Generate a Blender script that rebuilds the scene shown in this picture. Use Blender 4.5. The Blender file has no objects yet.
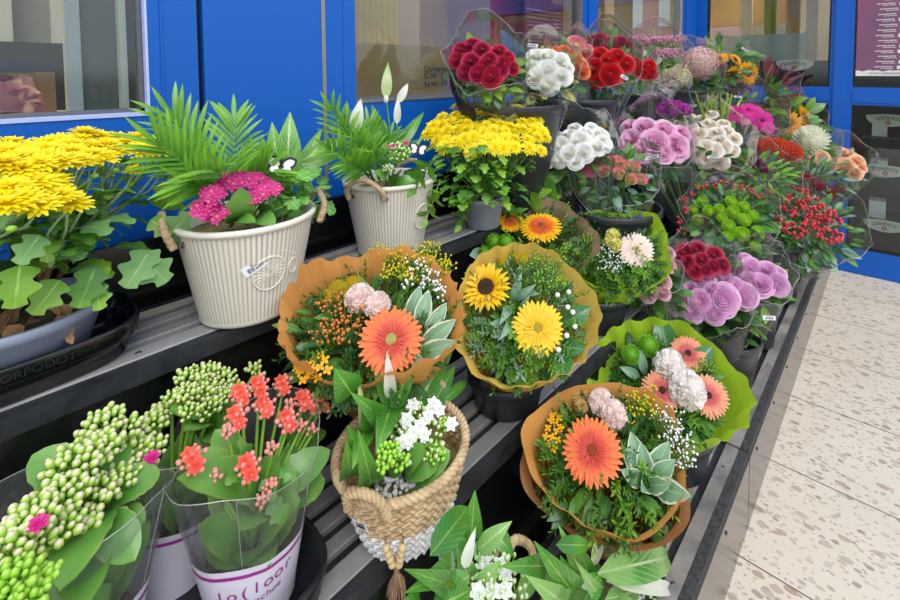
import bpy, random
from math import *
from mathutils import Vector, Matrix, noise
V = Vector
COL = bpy.context.scene.collection
rnd = random.Random(11)
U = rnd.uniform

# ---------------------------------------------------------------- camera geometry
F = 470.0; CX = 510.0; PH = radians(3.0); H = 1.45
CY = 72 + F*tan(PH)
AZ = atan((895-CX)*cos(PH)/F)
FH = V((cos(AZ), sin(AZ), 0)); RT = V((sin(AZ), -cos(AZ), 0))
CAM = V((0, 0, H))

def ray(px, py):
    u = (px-CX)/F; v = (py-CY)/F
    return FH*(cos(PH)-v*sin(PH)) + RT*u + V((0, 0, -(sin(PH)+v*cos(PH))))

def at(px, py, x=None, y=None, z=None):
    r = ray(px, py)
    t = (z-H)/r.z if z is not None else (y/r.y if y is not None else x/r.x)
    return CAM + r*t

def on_plane(px, py, c, n):
    r = ray(px, py)
    d = r.dot(n)
    t = (c-CAM).dot(n)/d
    return CAM + r*t

def depth(p):
    d = p-CAM
    return d.dot(FH)*cos(PH) - d.z*sin(PH)

# ---------------------------------------------------------------- colour and materials
def hx(h):
    h = h.lstrip('#')
    c = [int(h[i:i+2], 16)/255 for i in (0, 2, 4)]
    return tuple((x/12.92 if x <= .04045 else ((x+.055)/1.055)**2.4) for x in c) + (1,)

def new_mat(name):
    m = bpy.data.materials.new(name); m.use_nodes = True
    nt = m.node_tree; nt.nodes.clear()
    return m, nt

def N(nt, t, **kw):
    n = nt.nodes.new(t)
    for k, v in kw.items():
        if k.startswith('i_'):
            n.inputs[k[2:].replace('_', ' ')].default_value = v
        else:
            setattr(n, k, v)
    return n

def mth(nt, op, a, b=None):
    n = nt.nodes.new('ShaderNodeMath'); n.operation = op
    for i, v in enumerate((a, b)):
        if v is None: continue
        if isinstance(v, (int, float)): n.inputs[i].default_value = v
        else: nt.links.new(v, n.inputs[i])
    return n.outputs[0]

def mixc(nt, fac, a, b, mode='MIX'):
    n = nt.nodes.new('ShaderNodeMix'); n.data_type = 'RGBA'; n.blend_type = mode
    for sock, v in ((n.inputs[0], fac), (n.inputs[6], a), (n.inputs[7], b)):
        if isinstance(v, (int, float, tuple)): sock.default_value = v
        else: nt.links.new(v, sock)
    return n.outputs[2]

def ramp(nt, fac, stops):
    n = nt.nodes.new('ShaderNodeValToRGB')
    e = n.color_ramp.elements
    while len(e) > 1: e.remove(e[-1])
    e[0].position = stops[0][0]; e[0].color = hx(stops[0][1]) if isinstance(stops[0][1], str) else stops[0][1]
    for p, c in stops[1:]:
        k = e.new(p); k.color = hx(c) if isinstance(c, str) else c
    nt.links.new(fac, n.inputs[0])
    return n.outputs[0]

def mat(name, base='#808080', rough=.5, metal=0, spec=.5, stops=None, edge=None, vein=None, vfreq=0,
        noi=None, bump=None, trans=0, rand=0, coat=0, coord='Object'):
    """procedural surface: colour by v along a petal/leaf, margins, veins, speckle, bump, thin translucency"""
    m, nt = new_mat(name)
    L = nt.links
    out = N(nt, 'ShaderNodeOutputMaterial')
    tc = N(nt, 'ShaderNodeTexCoord')
    sp = N(nt, 'ShaderNodeSeparateXYZ'); L.new(tc.outputs['UV'], sp.inputs[0])
    u, v = sp.outputs[0], sp.outputs[1]
    rgb = N(nt, 'ShaderNodeRGB'); rgb.outputs[0].default_value = hx(base)
    c = rgb.outputs[0]
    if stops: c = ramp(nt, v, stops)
    au = mth(nt, 'MULTIPLY', mth(nt, 'ABSOLUTE', mth(nt, 'SUBTRACT', u, .5)), 2.0)
    if vein:
        f = mth(nt, 'LESS_THAN', au, .07)
        if vfreq:
            w = mth(nt, 'SINE', mth(nt, 'MULTIPLY', mth(nt, 'SUBTRACT', v, mth(nt, 'MULTIPLY', au, .25)), vfreq))
            f = mth(nt, 'MAXIMUM', f, mth(nt, 'MULTIPLY', mth(nt, 'GREATER_THAN', w, .82), .45))
        c = mixc(nt, mth(nt, 'MULTIPLY', f, .8), c, hx(vein))
    if edge:
        nz = N(nt, 'ShaderNodeTexNoise'); nz.inputs['Scale'].default_value = 60
        L.new(tc.outputs['Object'], nz.inputs['Vector'])
        a2 = mth(nt, 'ADD', au, mth(nt, 'MULTIPLY', mth(nt, 'SUBTRACT', nz.outputs[0], .5), .5))
        c = mixc(nt, mth(nt, 'GREATER_THAN', a2, 1-edge[0]), c, hx(edge[1]))
    if noi:
        nz = N(nt, 'ShaderNodeTexNoise'); nz.inputs['Scale'].default_value = noi[0]; nz.inputs['Detail'].default_value = 5
        L.new(tc.outputs[coord], nz.inputs['Vector'])
        f = N(nt, 'ShaderNodeMapRange'); f.inputs[1].default_value = .38; f.inputs[2].default_value = .62
        L.new(nz.outputs[0], f.inputs[0])
        c = mixc(nt, mth(nt, 'MULTIPLY', f.outputs[0], noi[1]), c, hx(noi[2]))
    if rand:
        oi = N(nt, 'ShaderNodeObjectInfo')
        hs = N(nt, 'ShaderNodeHueSaturation')
        L.new(mth(nt, 'ADD', 1-rand, mth(nt, 'MULTIPLY', oi.outputs['Random'], 2*rand)), hs.inputs['Value'])
        L.new(mth(nt, 'ADD', .5-rand*.04, mth(nt, 'MULTIPLY', oi.outputs['Random'], rand*.08)), hs.inputs['Hue'])
        L.new(c, hs.inputs['Color']); c = hs.outputs[0]
    b = N(nt, 'ShaderNodeBsdfPrincipled')
    b.inputs['Roughness'].default_value = rough; b.inputs['Metallic'].default_value = metal
    b.inputs['Specular IOR Level'].default_value = spec
    if coat: b.inputs['Coat Weight'].default_value = coat; b.inputs['Coat Roughness'].default_value = .12
    L.new(c, b.inputs['Base Color'])
    if bump:
        nz = N(nt, 'ShaderNodeTexNoise'); nz.inputs['Scale'].default_value = bump[0]; nz.inputs['Detail'].default_value = 4
        L.new(tc.outputs[coord], nz.inputs['Vector'])
        bp = N(nt, 'ShaderNodeBump'); bp.inputs['Strength'].default_value = bump[1]; bp.inputs['Distance'].default_value = .004
        L.new(nz.outputs[0], bp.inputs['Height']); L.new(bp.outputs[0], b.inputs['Normal'])
    s = b.outputs[0]
    if trans:
        t = N(nt, 'ShaderNodeBsdfTranslucent'); L.new(c, t.inputs[0])
        mx = N(nt, 'ShaderNodeMixShader'); mx.inputs[0].default_value = trans
        L.new(s, mx.inputs[1]); L.new(t.outputs[0], mx.inputs[2]); s = mx.outputs[0]
    L.new(s, out.inputs[0])
    return m

def film_mat(name, tint='#ffffff', gloss=.05, fres=.8, rough=.07, wr=18, bstr=.5, haze=.0):
    """clear plastic film or glass: transparent with a fresnel gloss"""
    m, nt = new_mat(name); L = nt.links
    out = N(nt, 'ShaderNodeOutputMaterial')
    tr = N(nt, 'ShaderNodeBsdfTransparent'); tr.inputs[0].default_value = hx(tint)
    gl = N(nt, 'ShaderNodeBsdfGlossy'); gl.inputs['Roughness'].default_value = rough
    fr = N(nt, 'ShaderNodeFresnel'); fr.inputs[0].default_value = 1.45
    if wr:
        tc = N(nt, 'ShaderNodeTexCoord'); nz = N(nt, 'ShaderNodeTexNoise')
        nz.inputs['Scale'].default_value = wr; nz.inputs['Detail'].default_value = 3; nz.inputs['Distortion'].default_value = 1.2
        L.new(tc.outputs['Object'], nz.inputs['Vector'])
        bp = N(nt, 'ShaderNodeBump'); bp.inputs['Strength'].default_value = bstr; bp.inputs['Distance'].default_value = .01
        L.new(nz.outputs[0], bp.inputs['Height']); L.new(bp.outputs[0], gl.inputs['Normal']); L.new(bp.outputs[0], fr.inputs['Normal'])
    f = mth(nt, 'ADD', mth(nt, 'MULTIPLY', fr.outputs[0], fres), gloss)
    mx = N(nt, 'ShaderNodeMixShader'); L.new(f, mx.inputs[0])
    base = tr.outputs[0]
    if haze:
        df = N(nt, 'ShaderNodeBsdfTranslucent'); df.inputs[0].default_value = (.85, .87, .87, 1)
        dd = N(nt, 'ShaderNodeBsdfDiffuse'); dd.inputs[0].default_value = (.85, .87, .87, 1)
        a = N(nt, 'ShaderNodeMixShader'); a.inputs[0].default_value = .5
        L.new(df.outputs[0], a.inputs[1]); L.new(dd.outputs[0], a.inputs[2])
        h = N(nt, 'ShaderNodeMixShader'); h.inputs[0].default_value = haze
        L.new(base, h.inputs[1]); L.new(a.outputs[0], h.inputs[2]); base = h.outputs[0]
    L.new(base, mx.inputs[1]); L.new(gl.outputs[0], mx.inputs[2]); L.new(mx.outputs[0], out.inputs[0])
    return m

M = {}
def defm(key, *a, **k): M[key] = mat(key, *a, **k)
# hard goods
defm('blue_paint', '#105cb8', .34, spec=.3, noi=(1.2, .35, '#155fc4'), bump=(9, .05))
defm('dark_gap', '#0c0d10', .6)
defm('grey_strip', '#8f8f93', .4, metal=.6)
defm('white_bead', '#b6c3f2', .4)
defm('aluminium', '#b9bcc0', .35, metal=.7)
defm('pvc_grey', '#b4b7c0', .5)
defm('pvc_dark', '#5a5d66', .55, noi=(3, .5, '#6a6d74'))
defm('black_plastic', '#1b1d21', .28, spec=.5, noi=(14, .4, '#26282c'))
defm('black_gloss', '#0b0c0d', .16, spec=.6, noi=(30, .3, '#17181a'))
defm('bucket_black', '#2c2f34', .34, spec=.5, noi=(9, .5, '#383b40'))
defm('slat', '#7c7c7e', .5, noi=(7, .85, '#a09e9b'), bump=(60, .3), spec=.4)
defm('slat_dirty', '#6e6b68', .6, noi=(11, .9, '#98908a'), bump=(50, .4), spec=.35)
defm('deck', '#1e2023', .5, noi=(25, .7, '#343639'), bump=(40, .3))
defm('rubber', '#2d2d2f', .75, noi=(90, .8, '#4b4948'), bump=(200, .6))
defm('skirt_metal', '#86807c', .24, metal=.7, noi=(2, .4, '#787370'))
defm('bolt', '#7a7672', .4, metal=.9)
defm('grey_pot', '#9a9fae', .42, noi=(6, .4, '#a6abba'))
defm('lilac_pot', '#8f98ae', .42, noi=(6, .4, '#99a2b6'))
defm('soil', '#2e2218', .95, noi=(55, .85, '#6a563c'), bump=(60, 1))
defm('moss', '#5b5224', .95, noi=(60, .9, '#8f7c4c'), bump=(70, 1))
defm('rope', '#a98e70', .9, noi=(80, .7, '#c9b394'), bump=(120, .8))
defm('seagrass', '#b59770', .8, noi=(45, .8, '#d6bd94'), bump=(90, .8))
defm('white_weave', '#dcdcda', .7, noi=(50, .4, '#c2c2c4'), bump=(120, .6))
defm('bead_wood', '#d9bf90', .55, noi=(60, .4, '#c9a877'))
defm('jute', '#8d7256', .95, noi=(90, .7, '#a98c6c'))
defm('pebble', '#dedede', .6, noi=(40, .4, '#bcbcc0'))
defm('deco_white', '#e4e4e6', .5)
defm('tag_white', '#e8e8ec', .5)
defm('ink', '#26272e', .6)
defm('magenta_print', '#9b2f8d', .45)
defm('sleeve_white', '#dcd8e4', .4, bump=(30, .4), noi=(8, .3, '#cfcad9'))
defm('kraft', '#b08457', .55, noi=(12, .5, '#a0764c'), bump=(30, .8))
defm('paper_orange', '#eba75a', .5, noi=(8, .4, '#e0994c'), bump=(18, .5), trans=.25)
defm('paper_ochre', '#edc75e', .5, noi=(8, .4, '#e2b94e'), bump=(18, .5), trans=.25)
defm('paper_green', '#b4da36', .45, noi=(8, .4, '#a6cf2c'), bump=(18, .5), trans=.3)
defm('paper_brown', '#7a6548', .6, noi=(12, .5, '#8d7757'), bump=(30, .6))
defm('paper_black', '#1c1d26', .4, bump=(20, .4))
defm('paper_yellowgreen', '#a3a04a', .5, noi=(60, .8, '#3c4412'), bump=(18, .5))
defm('paper_blue', '#5c7aa8', .4, noi=(40, .4, '#9fb2cf'))
defm('gold_line', '#b79a52', .35, metal=.4)
defm('gold_print', '#8a7a4a', .4, noi=(90, .9, '#2c2a22'))
# room
defm('cardboard', '#a98a66', .85, noi=(5, .4, '#b4946e'))
defm('card_tape', '#9a7440', .5)
defm('fluted_wood', '#cdb082', .6, noi=(9, .4, '#bfa070'))
defm('room_beige', '#b8aa98', .8)
defm('room_white', '#d9d9d6', .8)
defm('room_grey', '#8f8f96', .7)
defm('room_dark', '#2b3038', .6, noi=(4, .5, '#3a404c'))
defm('room_navy', '#26345c', .5)
defm('wood_brown', '#8a7256', .7, noi=(7, .5, '#6f5a44'))
defm('red_board', '#9c2a3a', .5)
defm('poster_red', '#a14a56', .5, noi=(3, .5, '#933c4c'))
defm('poster_purple', '#7b5070', .5, noi=(2.5, .8, '#96506c'))
defm('poster_white', '#e6e2de', .6)
defm('poster_line', '#d5b7b9', .6)
defm('poster_orange', '#d08a4a', .6)
defm('sign_cream', '#dcd9cc', .55)
defm('sign_red', '#c23a34', .5)
defm('bag_purple', '#74405a', .4, bump=(20, .8), noi=(12, .5, '#93617a'))
defm('frosted', '#b8c0bb', .6)
defm('facade_pink', '#c9988a', .8)
defm('facade_window', '#e8e6e4', .4)
defm('green_post', '#5be04a', .5)
# greens
defm('leaf', '#3f8a2c', .38, stops=[(0, '#4a7d26'), (1, '#659c38')], vein='#98c068', noi=(30, .5, '#3c6e22'), trans=.25)
defm('leaf_dark', '#1e5526', .35, stops=[(0, '#2c5a22'), (1, '#3e6f2c')], vein='#719a55', noi=(30, .5, '#24481a'), trans=.2)
defm('leaf_bright', '#6cae2f', .4, stops=[(0, '#6a9e28'), (1, '#98c63c')], vein='#b2d86a', noi=(30, .4, '#5c9128'), trans=.3)
defm('leaf_mum', '#4c9030', .5, stops=[(0, '#4a8428'), (1, '#7ab43c')], vein='#9ac46a', noi=(25, .6, '#3c7426'), trans=.3)
defm('leaf_mum_pale', '#7fb060', .5, stops=[(0, '#6c9c5c'), (1, '#8fbf70')], vein='#a9cf8f', noi=(25, .5, '#58904a'), trans=.3)
defm('leaf_yellowing', '#a3b436', .5, stops=[(0, '#7fae34'), (1, '#b2b83c')], vein='#cfd67c', trans=.3)
defm('lily_leaf', '#2c8230', .3, stops=[(0, '#3a8426'), (1, '#62a634')], vein='#a8d062', vfreq=60, noi=(14, .5, '#276c22'), trans=.25, coat=.25)
defm('lily_variegated', '#4c9840', .3, stops=[(0, '#4a8e30'), (1, '#6aac3a')], vein='#dbe8b4', vfreq=70, noi=(9, .7, '#98c46c'), trans=.25, coat=.25)
defm('palm', '#4f9d2e', .38, stops=[(0, '#4a9024'), (1, '#90ca38')], vein='#b0dc64', noi=(18, .4, '#3c7c22'), trans=.3)
defm('kal_leaf', '#4f9246', .36, stops=[(0, '#4c8a30'), (1, '#7aac4a')], edge=(.08, '#8ea852'), noi=(14, .5, '#43792e'), trans=.15, coat=.15)
defm('ivy', '#4f9a3c', .36, stops=[(0, '#8cc45c'), (1, '#5ca438')], vein='#bce090', noi=(30, .5, '#468a30'), trans=.25)
defm('eucalyptus', '#7da084', .55, stops=[(0, '#6f9678'), (1, '#8fb096')], vein='#a8c2a6', trans=.15)
defm('pitto', '#7ba27c', .45, stops=[(0, '#6a956c'), (1, '#86aa84')], edge=(.2, '#e2e6c8'), vein='#9fc098', noi=(20, .4, '#92b490'), trans=.2)
defm('salal', '#2f6a34', .3, stops=[(0, '#2c6830'), (1, '#3c7a3c')], vein='#79a566', vfreq=50, trans=.15, coat=.2)
defm('stem', '#6a9a44', .5, noi=(20, .4, '#4f8438'))
defm('stem_pale', '#9ab884', .55)
defm('stem_kal', '#86b83c', .45)
defm('stem_brown', '#6a4a34', .8)
defm('dry_leaf', '#8a6644', .9, noi=(30, .6, '#b08c64'))
defm('burgundy_leaf', '#6a1c36', .4, stops=[(0, '#8a4a4a'), (1, '#5c1630')], vein='#8f4a5a', trans=.2)
defm('spike_green', '#9fc040', .5, stops=[(0, '#7aa63a'), (1, '#b8d052')], trans=.25)
# petals
def petal(key, stops, **k):
    k.setdefault('rough', .5); k.setdefault('trans', .25)
    defm(key, stops=stops, **k)
petal('yellow_petal', [(0, '#f0cc00'), (.4, '#fae400'), (1, '#fef02a')], rand=.04, trans=.35)
petal('gerb_orange', [(0, '#d9402a'), (.55, '#ec6232'), (1, '#f2843a')], noi=(40, .2, '#f0943c'))
petal('gerb_orange_in', [(0, '#c83a28'), (1, '#dc4c38')])
petal('gerb_yellow', [(0, '#f0b400'), (.6, '#f8cc10'), (1, '#fad81e')])
petal('gerb_peach', [(0, '#d66a5a'), (.5, '#ea8f6e'), (1, '#f2ab80')])
petal('gerb_peach_in', [(0, '#c84a50'), (1, '#e0706a')])
petal('gerb_fire', [(0, '#d8481c'), (.45, '#ee7414'), (.7, '#f6b80c'), (1, '#f8cc18')])
petal('gerb_cream', [(0, '#f0d8c0'), (1, '#f4e2d8')])
petal('gerb_magenta', [(0, '#b80a78'), (1, '#e418a0')])
petal('sun_petal', [(0, '#e8a000'), (.5, '#f4c408'), (1, '#f8d418')])
petal('sun_orange', [(0, '#c86a08'), (.4, '#eea010'), (1, '#f6bc14')])
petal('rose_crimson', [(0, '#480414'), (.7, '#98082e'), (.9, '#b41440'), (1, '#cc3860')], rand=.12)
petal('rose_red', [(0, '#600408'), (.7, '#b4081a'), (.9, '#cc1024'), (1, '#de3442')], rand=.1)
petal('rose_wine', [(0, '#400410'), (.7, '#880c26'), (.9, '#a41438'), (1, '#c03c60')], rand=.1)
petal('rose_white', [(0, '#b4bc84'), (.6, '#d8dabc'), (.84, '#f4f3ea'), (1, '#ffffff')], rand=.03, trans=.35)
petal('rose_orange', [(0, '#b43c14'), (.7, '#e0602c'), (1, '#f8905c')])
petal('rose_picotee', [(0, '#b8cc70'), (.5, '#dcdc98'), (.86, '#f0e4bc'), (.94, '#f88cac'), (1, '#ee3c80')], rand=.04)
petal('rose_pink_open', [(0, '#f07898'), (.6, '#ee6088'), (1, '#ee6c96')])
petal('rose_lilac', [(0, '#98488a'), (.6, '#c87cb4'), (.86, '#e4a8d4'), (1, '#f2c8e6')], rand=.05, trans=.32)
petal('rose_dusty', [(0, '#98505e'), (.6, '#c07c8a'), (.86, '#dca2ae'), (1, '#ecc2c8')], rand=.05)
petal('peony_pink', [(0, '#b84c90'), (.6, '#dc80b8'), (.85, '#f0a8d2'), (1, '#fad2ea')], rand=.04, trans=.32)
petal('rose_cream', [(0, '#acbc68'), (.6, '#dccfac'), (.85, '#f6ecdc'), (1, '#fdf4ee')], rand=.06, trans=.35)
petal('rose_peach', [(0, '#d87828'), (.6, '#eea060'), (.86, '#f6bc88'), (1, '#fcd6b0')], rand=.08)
petal('carnation_white', [(0, '#f0e4da'), (1, '#fbf6f2')], trans=.4)
petal('carnation_blush', [(0, '#f2ccbc'), (1, '#fbece6')], trans=.4)
petal('green_mum', [(0, '#4c8c0c'), (.45, '#84bc1c'), (1, '#b4de3a')], rand=.05, trans=.12)
petal('trick_green', [(0, '#4c9012'), (1, '#7cc020')])
petal('mum_white', [(0, '#e8ecc0'), (1, '#faf8ee')], trans=.4)
petal('mum_tan', [(0, '#b89040'), (1, '#d8b878')])
petal('pale_yellow', [(0, '#d0cc40'), (1, '#eae486')])
petal('coral', [(0, '#e04830'), (1, '#ee5a44')], rand=.05)
petal('kal_pink', [(0, '#c00c74'), (1, '#e0288e')], rand=.06)
petal('kal_white', [(0, '#dfe4d4'), (1, '#f2f2f0')])
petal('spathe', [(0, '#e6ecd0'), (.8, '#f0f0ea'), (1, '#a8c870')], rough=.4)
petal('spathe_green', [(0, '#c8dc90'), (.6, '#dfeab8'), (1, '#88bc48')], rough=.4)
petal('pink_spray', [(0, '#c050a0'), (1, '#d878b8')])
petal('purple_carn', [(0, '#98208a'), (1, '#c048b0')])
petal('hydra_pink', [(0, '#d098ae'), (1, '#e8c4cc')], noi=(9, .8, '#cdae9c'), trans=.3)
petal('hydra_green', [(0, '#b4bc80'), (1, '#ece6c0')], noi=(9, .8, '#b88a90'), trans=.3)
petal('alstro', [(0, '#6c1c50'), (1, '#9c3c7c')])
petal('redleaf_flower', [(0, '#8a1830'), (1, '#b82840')])
petal('pincushion', [(0, '#c83020'), (1, '#f0683c')])
defm('disc_yellow', '#e8c83a', .7, bump=(300, 1), noi=(200, .6, '#c8a820'))
defm('disc_pale', '#e8dc7c', .7, bump=(300, 1), noi=(200, .5, '#d8c040'))
defm('disc_brown', '#3a2414', .8, bump=(300, 1), noi=(200, .6, '#6a4a1c'))
defm('disc_dark', '#3a1018', .8, bump=(300, 1), noi=(250, .6, '#7a3a30'))
defm('disc_orange', '#c85a28', .7, bump=(300, 1), noi=(200, .6, '#a83c20'))
defm('tiny_white', '#f0f0ee', .6)
defm('tiny_pink', '#cf74a6', .6, noi=(60, .6, '#e0a0c4'))
defm('tiny_yellow', '#dcc814', .6, noi=(60, .5, '#c8b800'))
defm('yarrow', '#eccc0c', .7, noi=(120, .6, '#c8a400'), bump=(200, 1))
defm('tiny_orange', '#d8823a', .6, noi=(60, .5, '#c86428'))
defm('star_yellow', '#f0b010', .5, noi=(60, .5, '#e89c08'))
defm('berry_red', '#c8203c', .3, noi=(25, .6, '#e0585c'))
defm('berry_white', '#ecece0', .4)
defm('berry_dark', '#2c2438', .35)
defm('bud', stops=[(0, '#74ac34'), (.6, '#a0c648'), (.8, '#ccd690'), (.95, '#f0d0cc')], rough=.4)
defm('bud_green', stops=[(0, '#5ca024'), (.6, '#88c032'), (1, '#b4d85c')], rough=.4)
defm('bud_white', stops=[(0, '#78b030'), (.5, '#b4d070'), (1, '#e2ead0')], rough=.4)
defm('bud_coral', stops=[(0, '#a8b860'), (.4, '#e0a898'), (1, '#e88078')], rough=.4)
M['film'] = film_mat('clear_film', gloss=.03, fres=.42, rough=.2, wr=9, bstr=.8, haze=.02)
M['film_clean'] = film_mat('clear_sleeve', gloss=.03, fres=.45, rough=.10, wr=8, bstr=.5, haze=.09)
M['film_edge_glint'] = film_mat('film_edge_glint', gloss=.12, fres=.6, rough=.2, wr=0, haze=.45)  # pale hazy film for the tubes that imitate glints
M['glass'] = film_mat('window_glass', tint='#eef4f2', gloss=.03, fres=.45, rough=0.0, wr=0)

# ---------------------------------------------------------------- mesh builder
def frame(o, z, x=None):
    z = z.normalized()
    if x is None: x = V((0, 0, 1)) if abs(z.z) < .9 else V((1, 0, 0))
    y = z.cross(x).normalized(); x = y.cross(z)
    m = Matrix((x, y, z)).transposed().to_4x4(); m.translation = o
    return m

def bframe(o, d, up=None):
    """x along d, z roughly up"""
    d = d.normalized()
    if up is None: up = V((0, 0, 1))
    if abs(d.dot(up.normalized())) > .97: up = V((-FH.x, -FH.y, .2))
    y = up.cross(d).normalized(); z = d.cross(y)
    m = Matrix((d, y, z)).transposed().to_4x4(); m.translation = o
    return m

I4 = Matrix.Identity(4)

class MB:
    def __init__(s): s.v = []; s.f = []; s.m = []; s.uv = []; s.sm = []
    def grid(s, rows, mat=0, close=False, smooth=True, vr=(0, 1)):
        b = len(s.v); n = len(rows); k = len(rows[0])
        for r in rows: s.v.extend(r)
        kk = k if close else k-1
        for j in range(n-1):
            v0 = vr[0]+(vr[1]-vr[0])*j/(n-1); v1 = vr[0]+(vr[1]-vr[0])*(j+1)/(n-1)
            for i in range(kk):
                i2 = (i+1) % k
                s.f.append((b+j*k+i, b+j*k+i2, b+(j+1)*k+i2, b+(j+1)*k+i))
                u0 = i/kk; u1 = (i+1)/kk
                s.uv.append(((u0, v0), (u1, v0), (u1, v1), (u0, v1))); s.m.append(mat if isinstance(mat, int) else mat[j]); s.sm.append(smooth)
    def poly(s, pts, mat=0, smooth=False):
        b = len(s.v); s.v.extend(pts); s.f.append(tuple(range(b, b+len(pts))))
        s.uv.append(tuple((.5, .5) for _ in pts)); s.m.append(mat); s.sm.append(smooth)
    def lathe(s, prof, n=32, T=I4, mat=0, smooth=True, vr=(0, 1)):
        s.grid([[T @ V((r*cos(2*pi*i/n), r*sin(2*pi*i/n), z)) for i in range(n)] for r, z in prof], mat, close=True, smooth=smooth, vr=vr)
    def tube(s, pts, rad, n=6, mat=0, cap=True):
        pts = [V(p) for p in pts]
        if not isinstance(rad, (list, tuple)): rad = [rad]*len(pts)
        rows = []; x = None
        for i, p in enumerate(pts):
            d = (pts[min(i+1, len(pts)-1)]-pts[max(i-1, 0)])
            if d.length < 1e-9: d = V((0, 0, 1))
            d.normalize()
            if x is None: x = d.orthogonal().normalized()
            x = (x-d*x.dot(d))
            if x.length < 1e-5: x = d.orthogonal()
            x.normalize(); y = d.cross(x)
            rows.append([p+(x*cos(2*pi*k/n)+y*sin(2*pi*k/n))*rad[i] for k in range(n)])
        s.grid(rows, mat, close=True)
        if cap:
            s.poly(rows[0][::-1], mat); s.poly(rows[-1], mat)
    def box(s, lo, hi, mat=0, T=I4):
        x0, y0, z0 = lo; x1, y1, z1 = hi
        p = [T @ V(q) for q in ((x0, y0, z0), (x1, y0, z0), (x1, y1, z0), (x0, y1, z0), (x0, y0, z1), (x1, y0, z1), (x1, y1, z1), (x0, y1, z1))]
        b = len(s.v); s.v.extend(p)
        for f in ((0, 3, 2, 1), (4, 5, 6, 7), (0, 1, 5, 4), (1, 2, 6, 5), (2, 3, 7, 6), (3, 0, 4, 7)):
            s.f.append(tuple(b+i for i in f)); s.uv.append(((0, 0), (1, 0), (1, 1), (0, 1))); s.m.append(mat); s.sm.append(False)
    def ball(s, c, r, mat=0, n=6, rows=4, T=None, sz=1.0):
        """little ovoid; v runs base to tip along local z"""
        if T is None: T = Matrix.Translation(c)
        s.grid([[T @ V((r*sin(pi*(j+.02)/(rows+.04))*cos(2*pi*i/n), r*sin(pi*(j+.02)/(rows+.04))*sin(2*pi*i/n), -r*sz*cos(pi*(j+.02)/(rows+.04)))) for i in range(n)] for j in range(rows+1)], mat, close=True)
    def blade(s, T, L, W, prof='petal', arch=(0, 0), cup=0., rows=4, mat=0, twist=0., cross=2, wav=0.):
        P = PROF[prof]; x = z = 0.; out = []
        st = L/rows
        for j in range(rows+1):
            v = j/rows; a = arch[0]+arch[1]*v; w = W*P(v)/2; tw = twist*v
            row = []
            for i in range(cross+1):
                q = 2*i/cross-1
                yy = q*w; zz = cup*abs(q)*w + wav*w*sin(v*9+q*3)
                y2 = yy*cos(tw)-zz*sin(tw); z2 = yy*sin(tw)+zz*cos(tw)
                row.append(T @ V((x-sin(a)*z2, y2, z+cos(a)*z2)))
            out.append(row)
            am = arch[0]+arch[1]*(v+.5/rows)
            x += st*cos(am); z += st*sin(am)
        s.grid(out, mat)
    def add(s, o, T, matmap=None):
        b = len(s.v); s.v.extend([T @ p for p in o.v]); s.f.extend([tuple(b+i for i in f) for f in o.f])
        s.uv.extend(o.uv); s.m.extend(o.m if matmap is None else [matmap[k] for k in o.m]); s.sm.extend(o.sm)
    def mesh(s, name, mats):
        me = bpy.data.meshes.new(name)
        me.from_pydata([tuple(p) for p in s.v], [], s.f)
        uvl = me.uv_layers.new(name='UVMap')
        uvl.data.foreach_set('uv', [c for f in s.uv for uv in f for c in uv])
        me.polygons.foreach_set('material_index', s.m); me.polygons.foreach_set('use_smooth', s.sm)
        for k in mats: me.materials.append(M[k])
        me.update()
        return me

def _petal(v): return (.45+.55*min(1, v*1.8))*sqrt(max(0, 1-max(0, (v-.72)/.28)**2)*.93+.07)
PROF = {
    'petal': _petal,
    'point': lambda v: max(.02, sin(pi*min(1, .12+v*.88)**.9)),
    'leaf': lambda v: max(.015, sin(pi*v**.85)**.85) if 0 < v < 1 else .015,
    'lily': lambda v: max(.015, (sin(pi*v**.62))**.9) if 0 < v < 1 else .02,
    'strap': lambda v: (.6+.4*min(1, v*4))*(1 if v < .5 else max(.03, 1-((v-.5)/.5)**2)),
    'round': lambda v: max(.05, sqrt(max(0, 1-(2*(v*.98+.02)-1)**2))),
    'spoon': lambda v: .25+.75*min(1, max(0, (v-.25)/.3)) if v < .8 else max(.05, sqrt(max(0, 1-((v-.8)/.2)**2))),
    'lobed': lambda v: max(.03, sin(pi*min(1, v*.9+.02)**.8)**.6*(.86+.26*sin(v*15.5-1.2))) if 0 < v < 1 else (.03 if v <= 0 else .12),
    'fan': lambda v: .12+.88*v**1.1,
    'heart': lambda v: max(.02, (1-v)**.6*min(1, (v+.05)*5)) if v < 1 else .02,
}

# ---------------------------------------------------------------- scene objects
WM = {}
def setp(o, parent, Mw):
    WM[o.name] = Mw.copy()
    if parent is not None:
        o.parent = parent; o.matrix_basis = WM[parent.name].inverted() @ Mw
    else: o.matrix_basis = Mw

def tag(o, label, cat=None, group=None, kind=None):
    o['label'] = label
    if cat: o['category'] = cat
    if group: o['group'] = group
    if kind: o['kind'] = kind
    return o

def thing(name, label, cat, loc, group=None):
    o = bpy.data.objects.new(name, None); o.empty_display_size = .05; COL.objects.link(o)
    setp(o, None, Matrix.Translation(loc)); return tag(o, label, cat, group)

def part(name, me, parent, Mw=I4, mats=None, label=None):
    if isinstance(me, MB): me = me.mesh(name, mats)
    o = bpy.data.objects.new(name, me); COL.objects.link(o); setp(o, parent, Mw)
    if label: o['label'] = label
    return o

def struct(name, mb, mats, parent=None, label=None):
    o = part(name, mb, parent, I4, mats)
    if parent is None: o['kind'] = 'structure'
    if label: o['label'] = label
    return o

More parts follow.
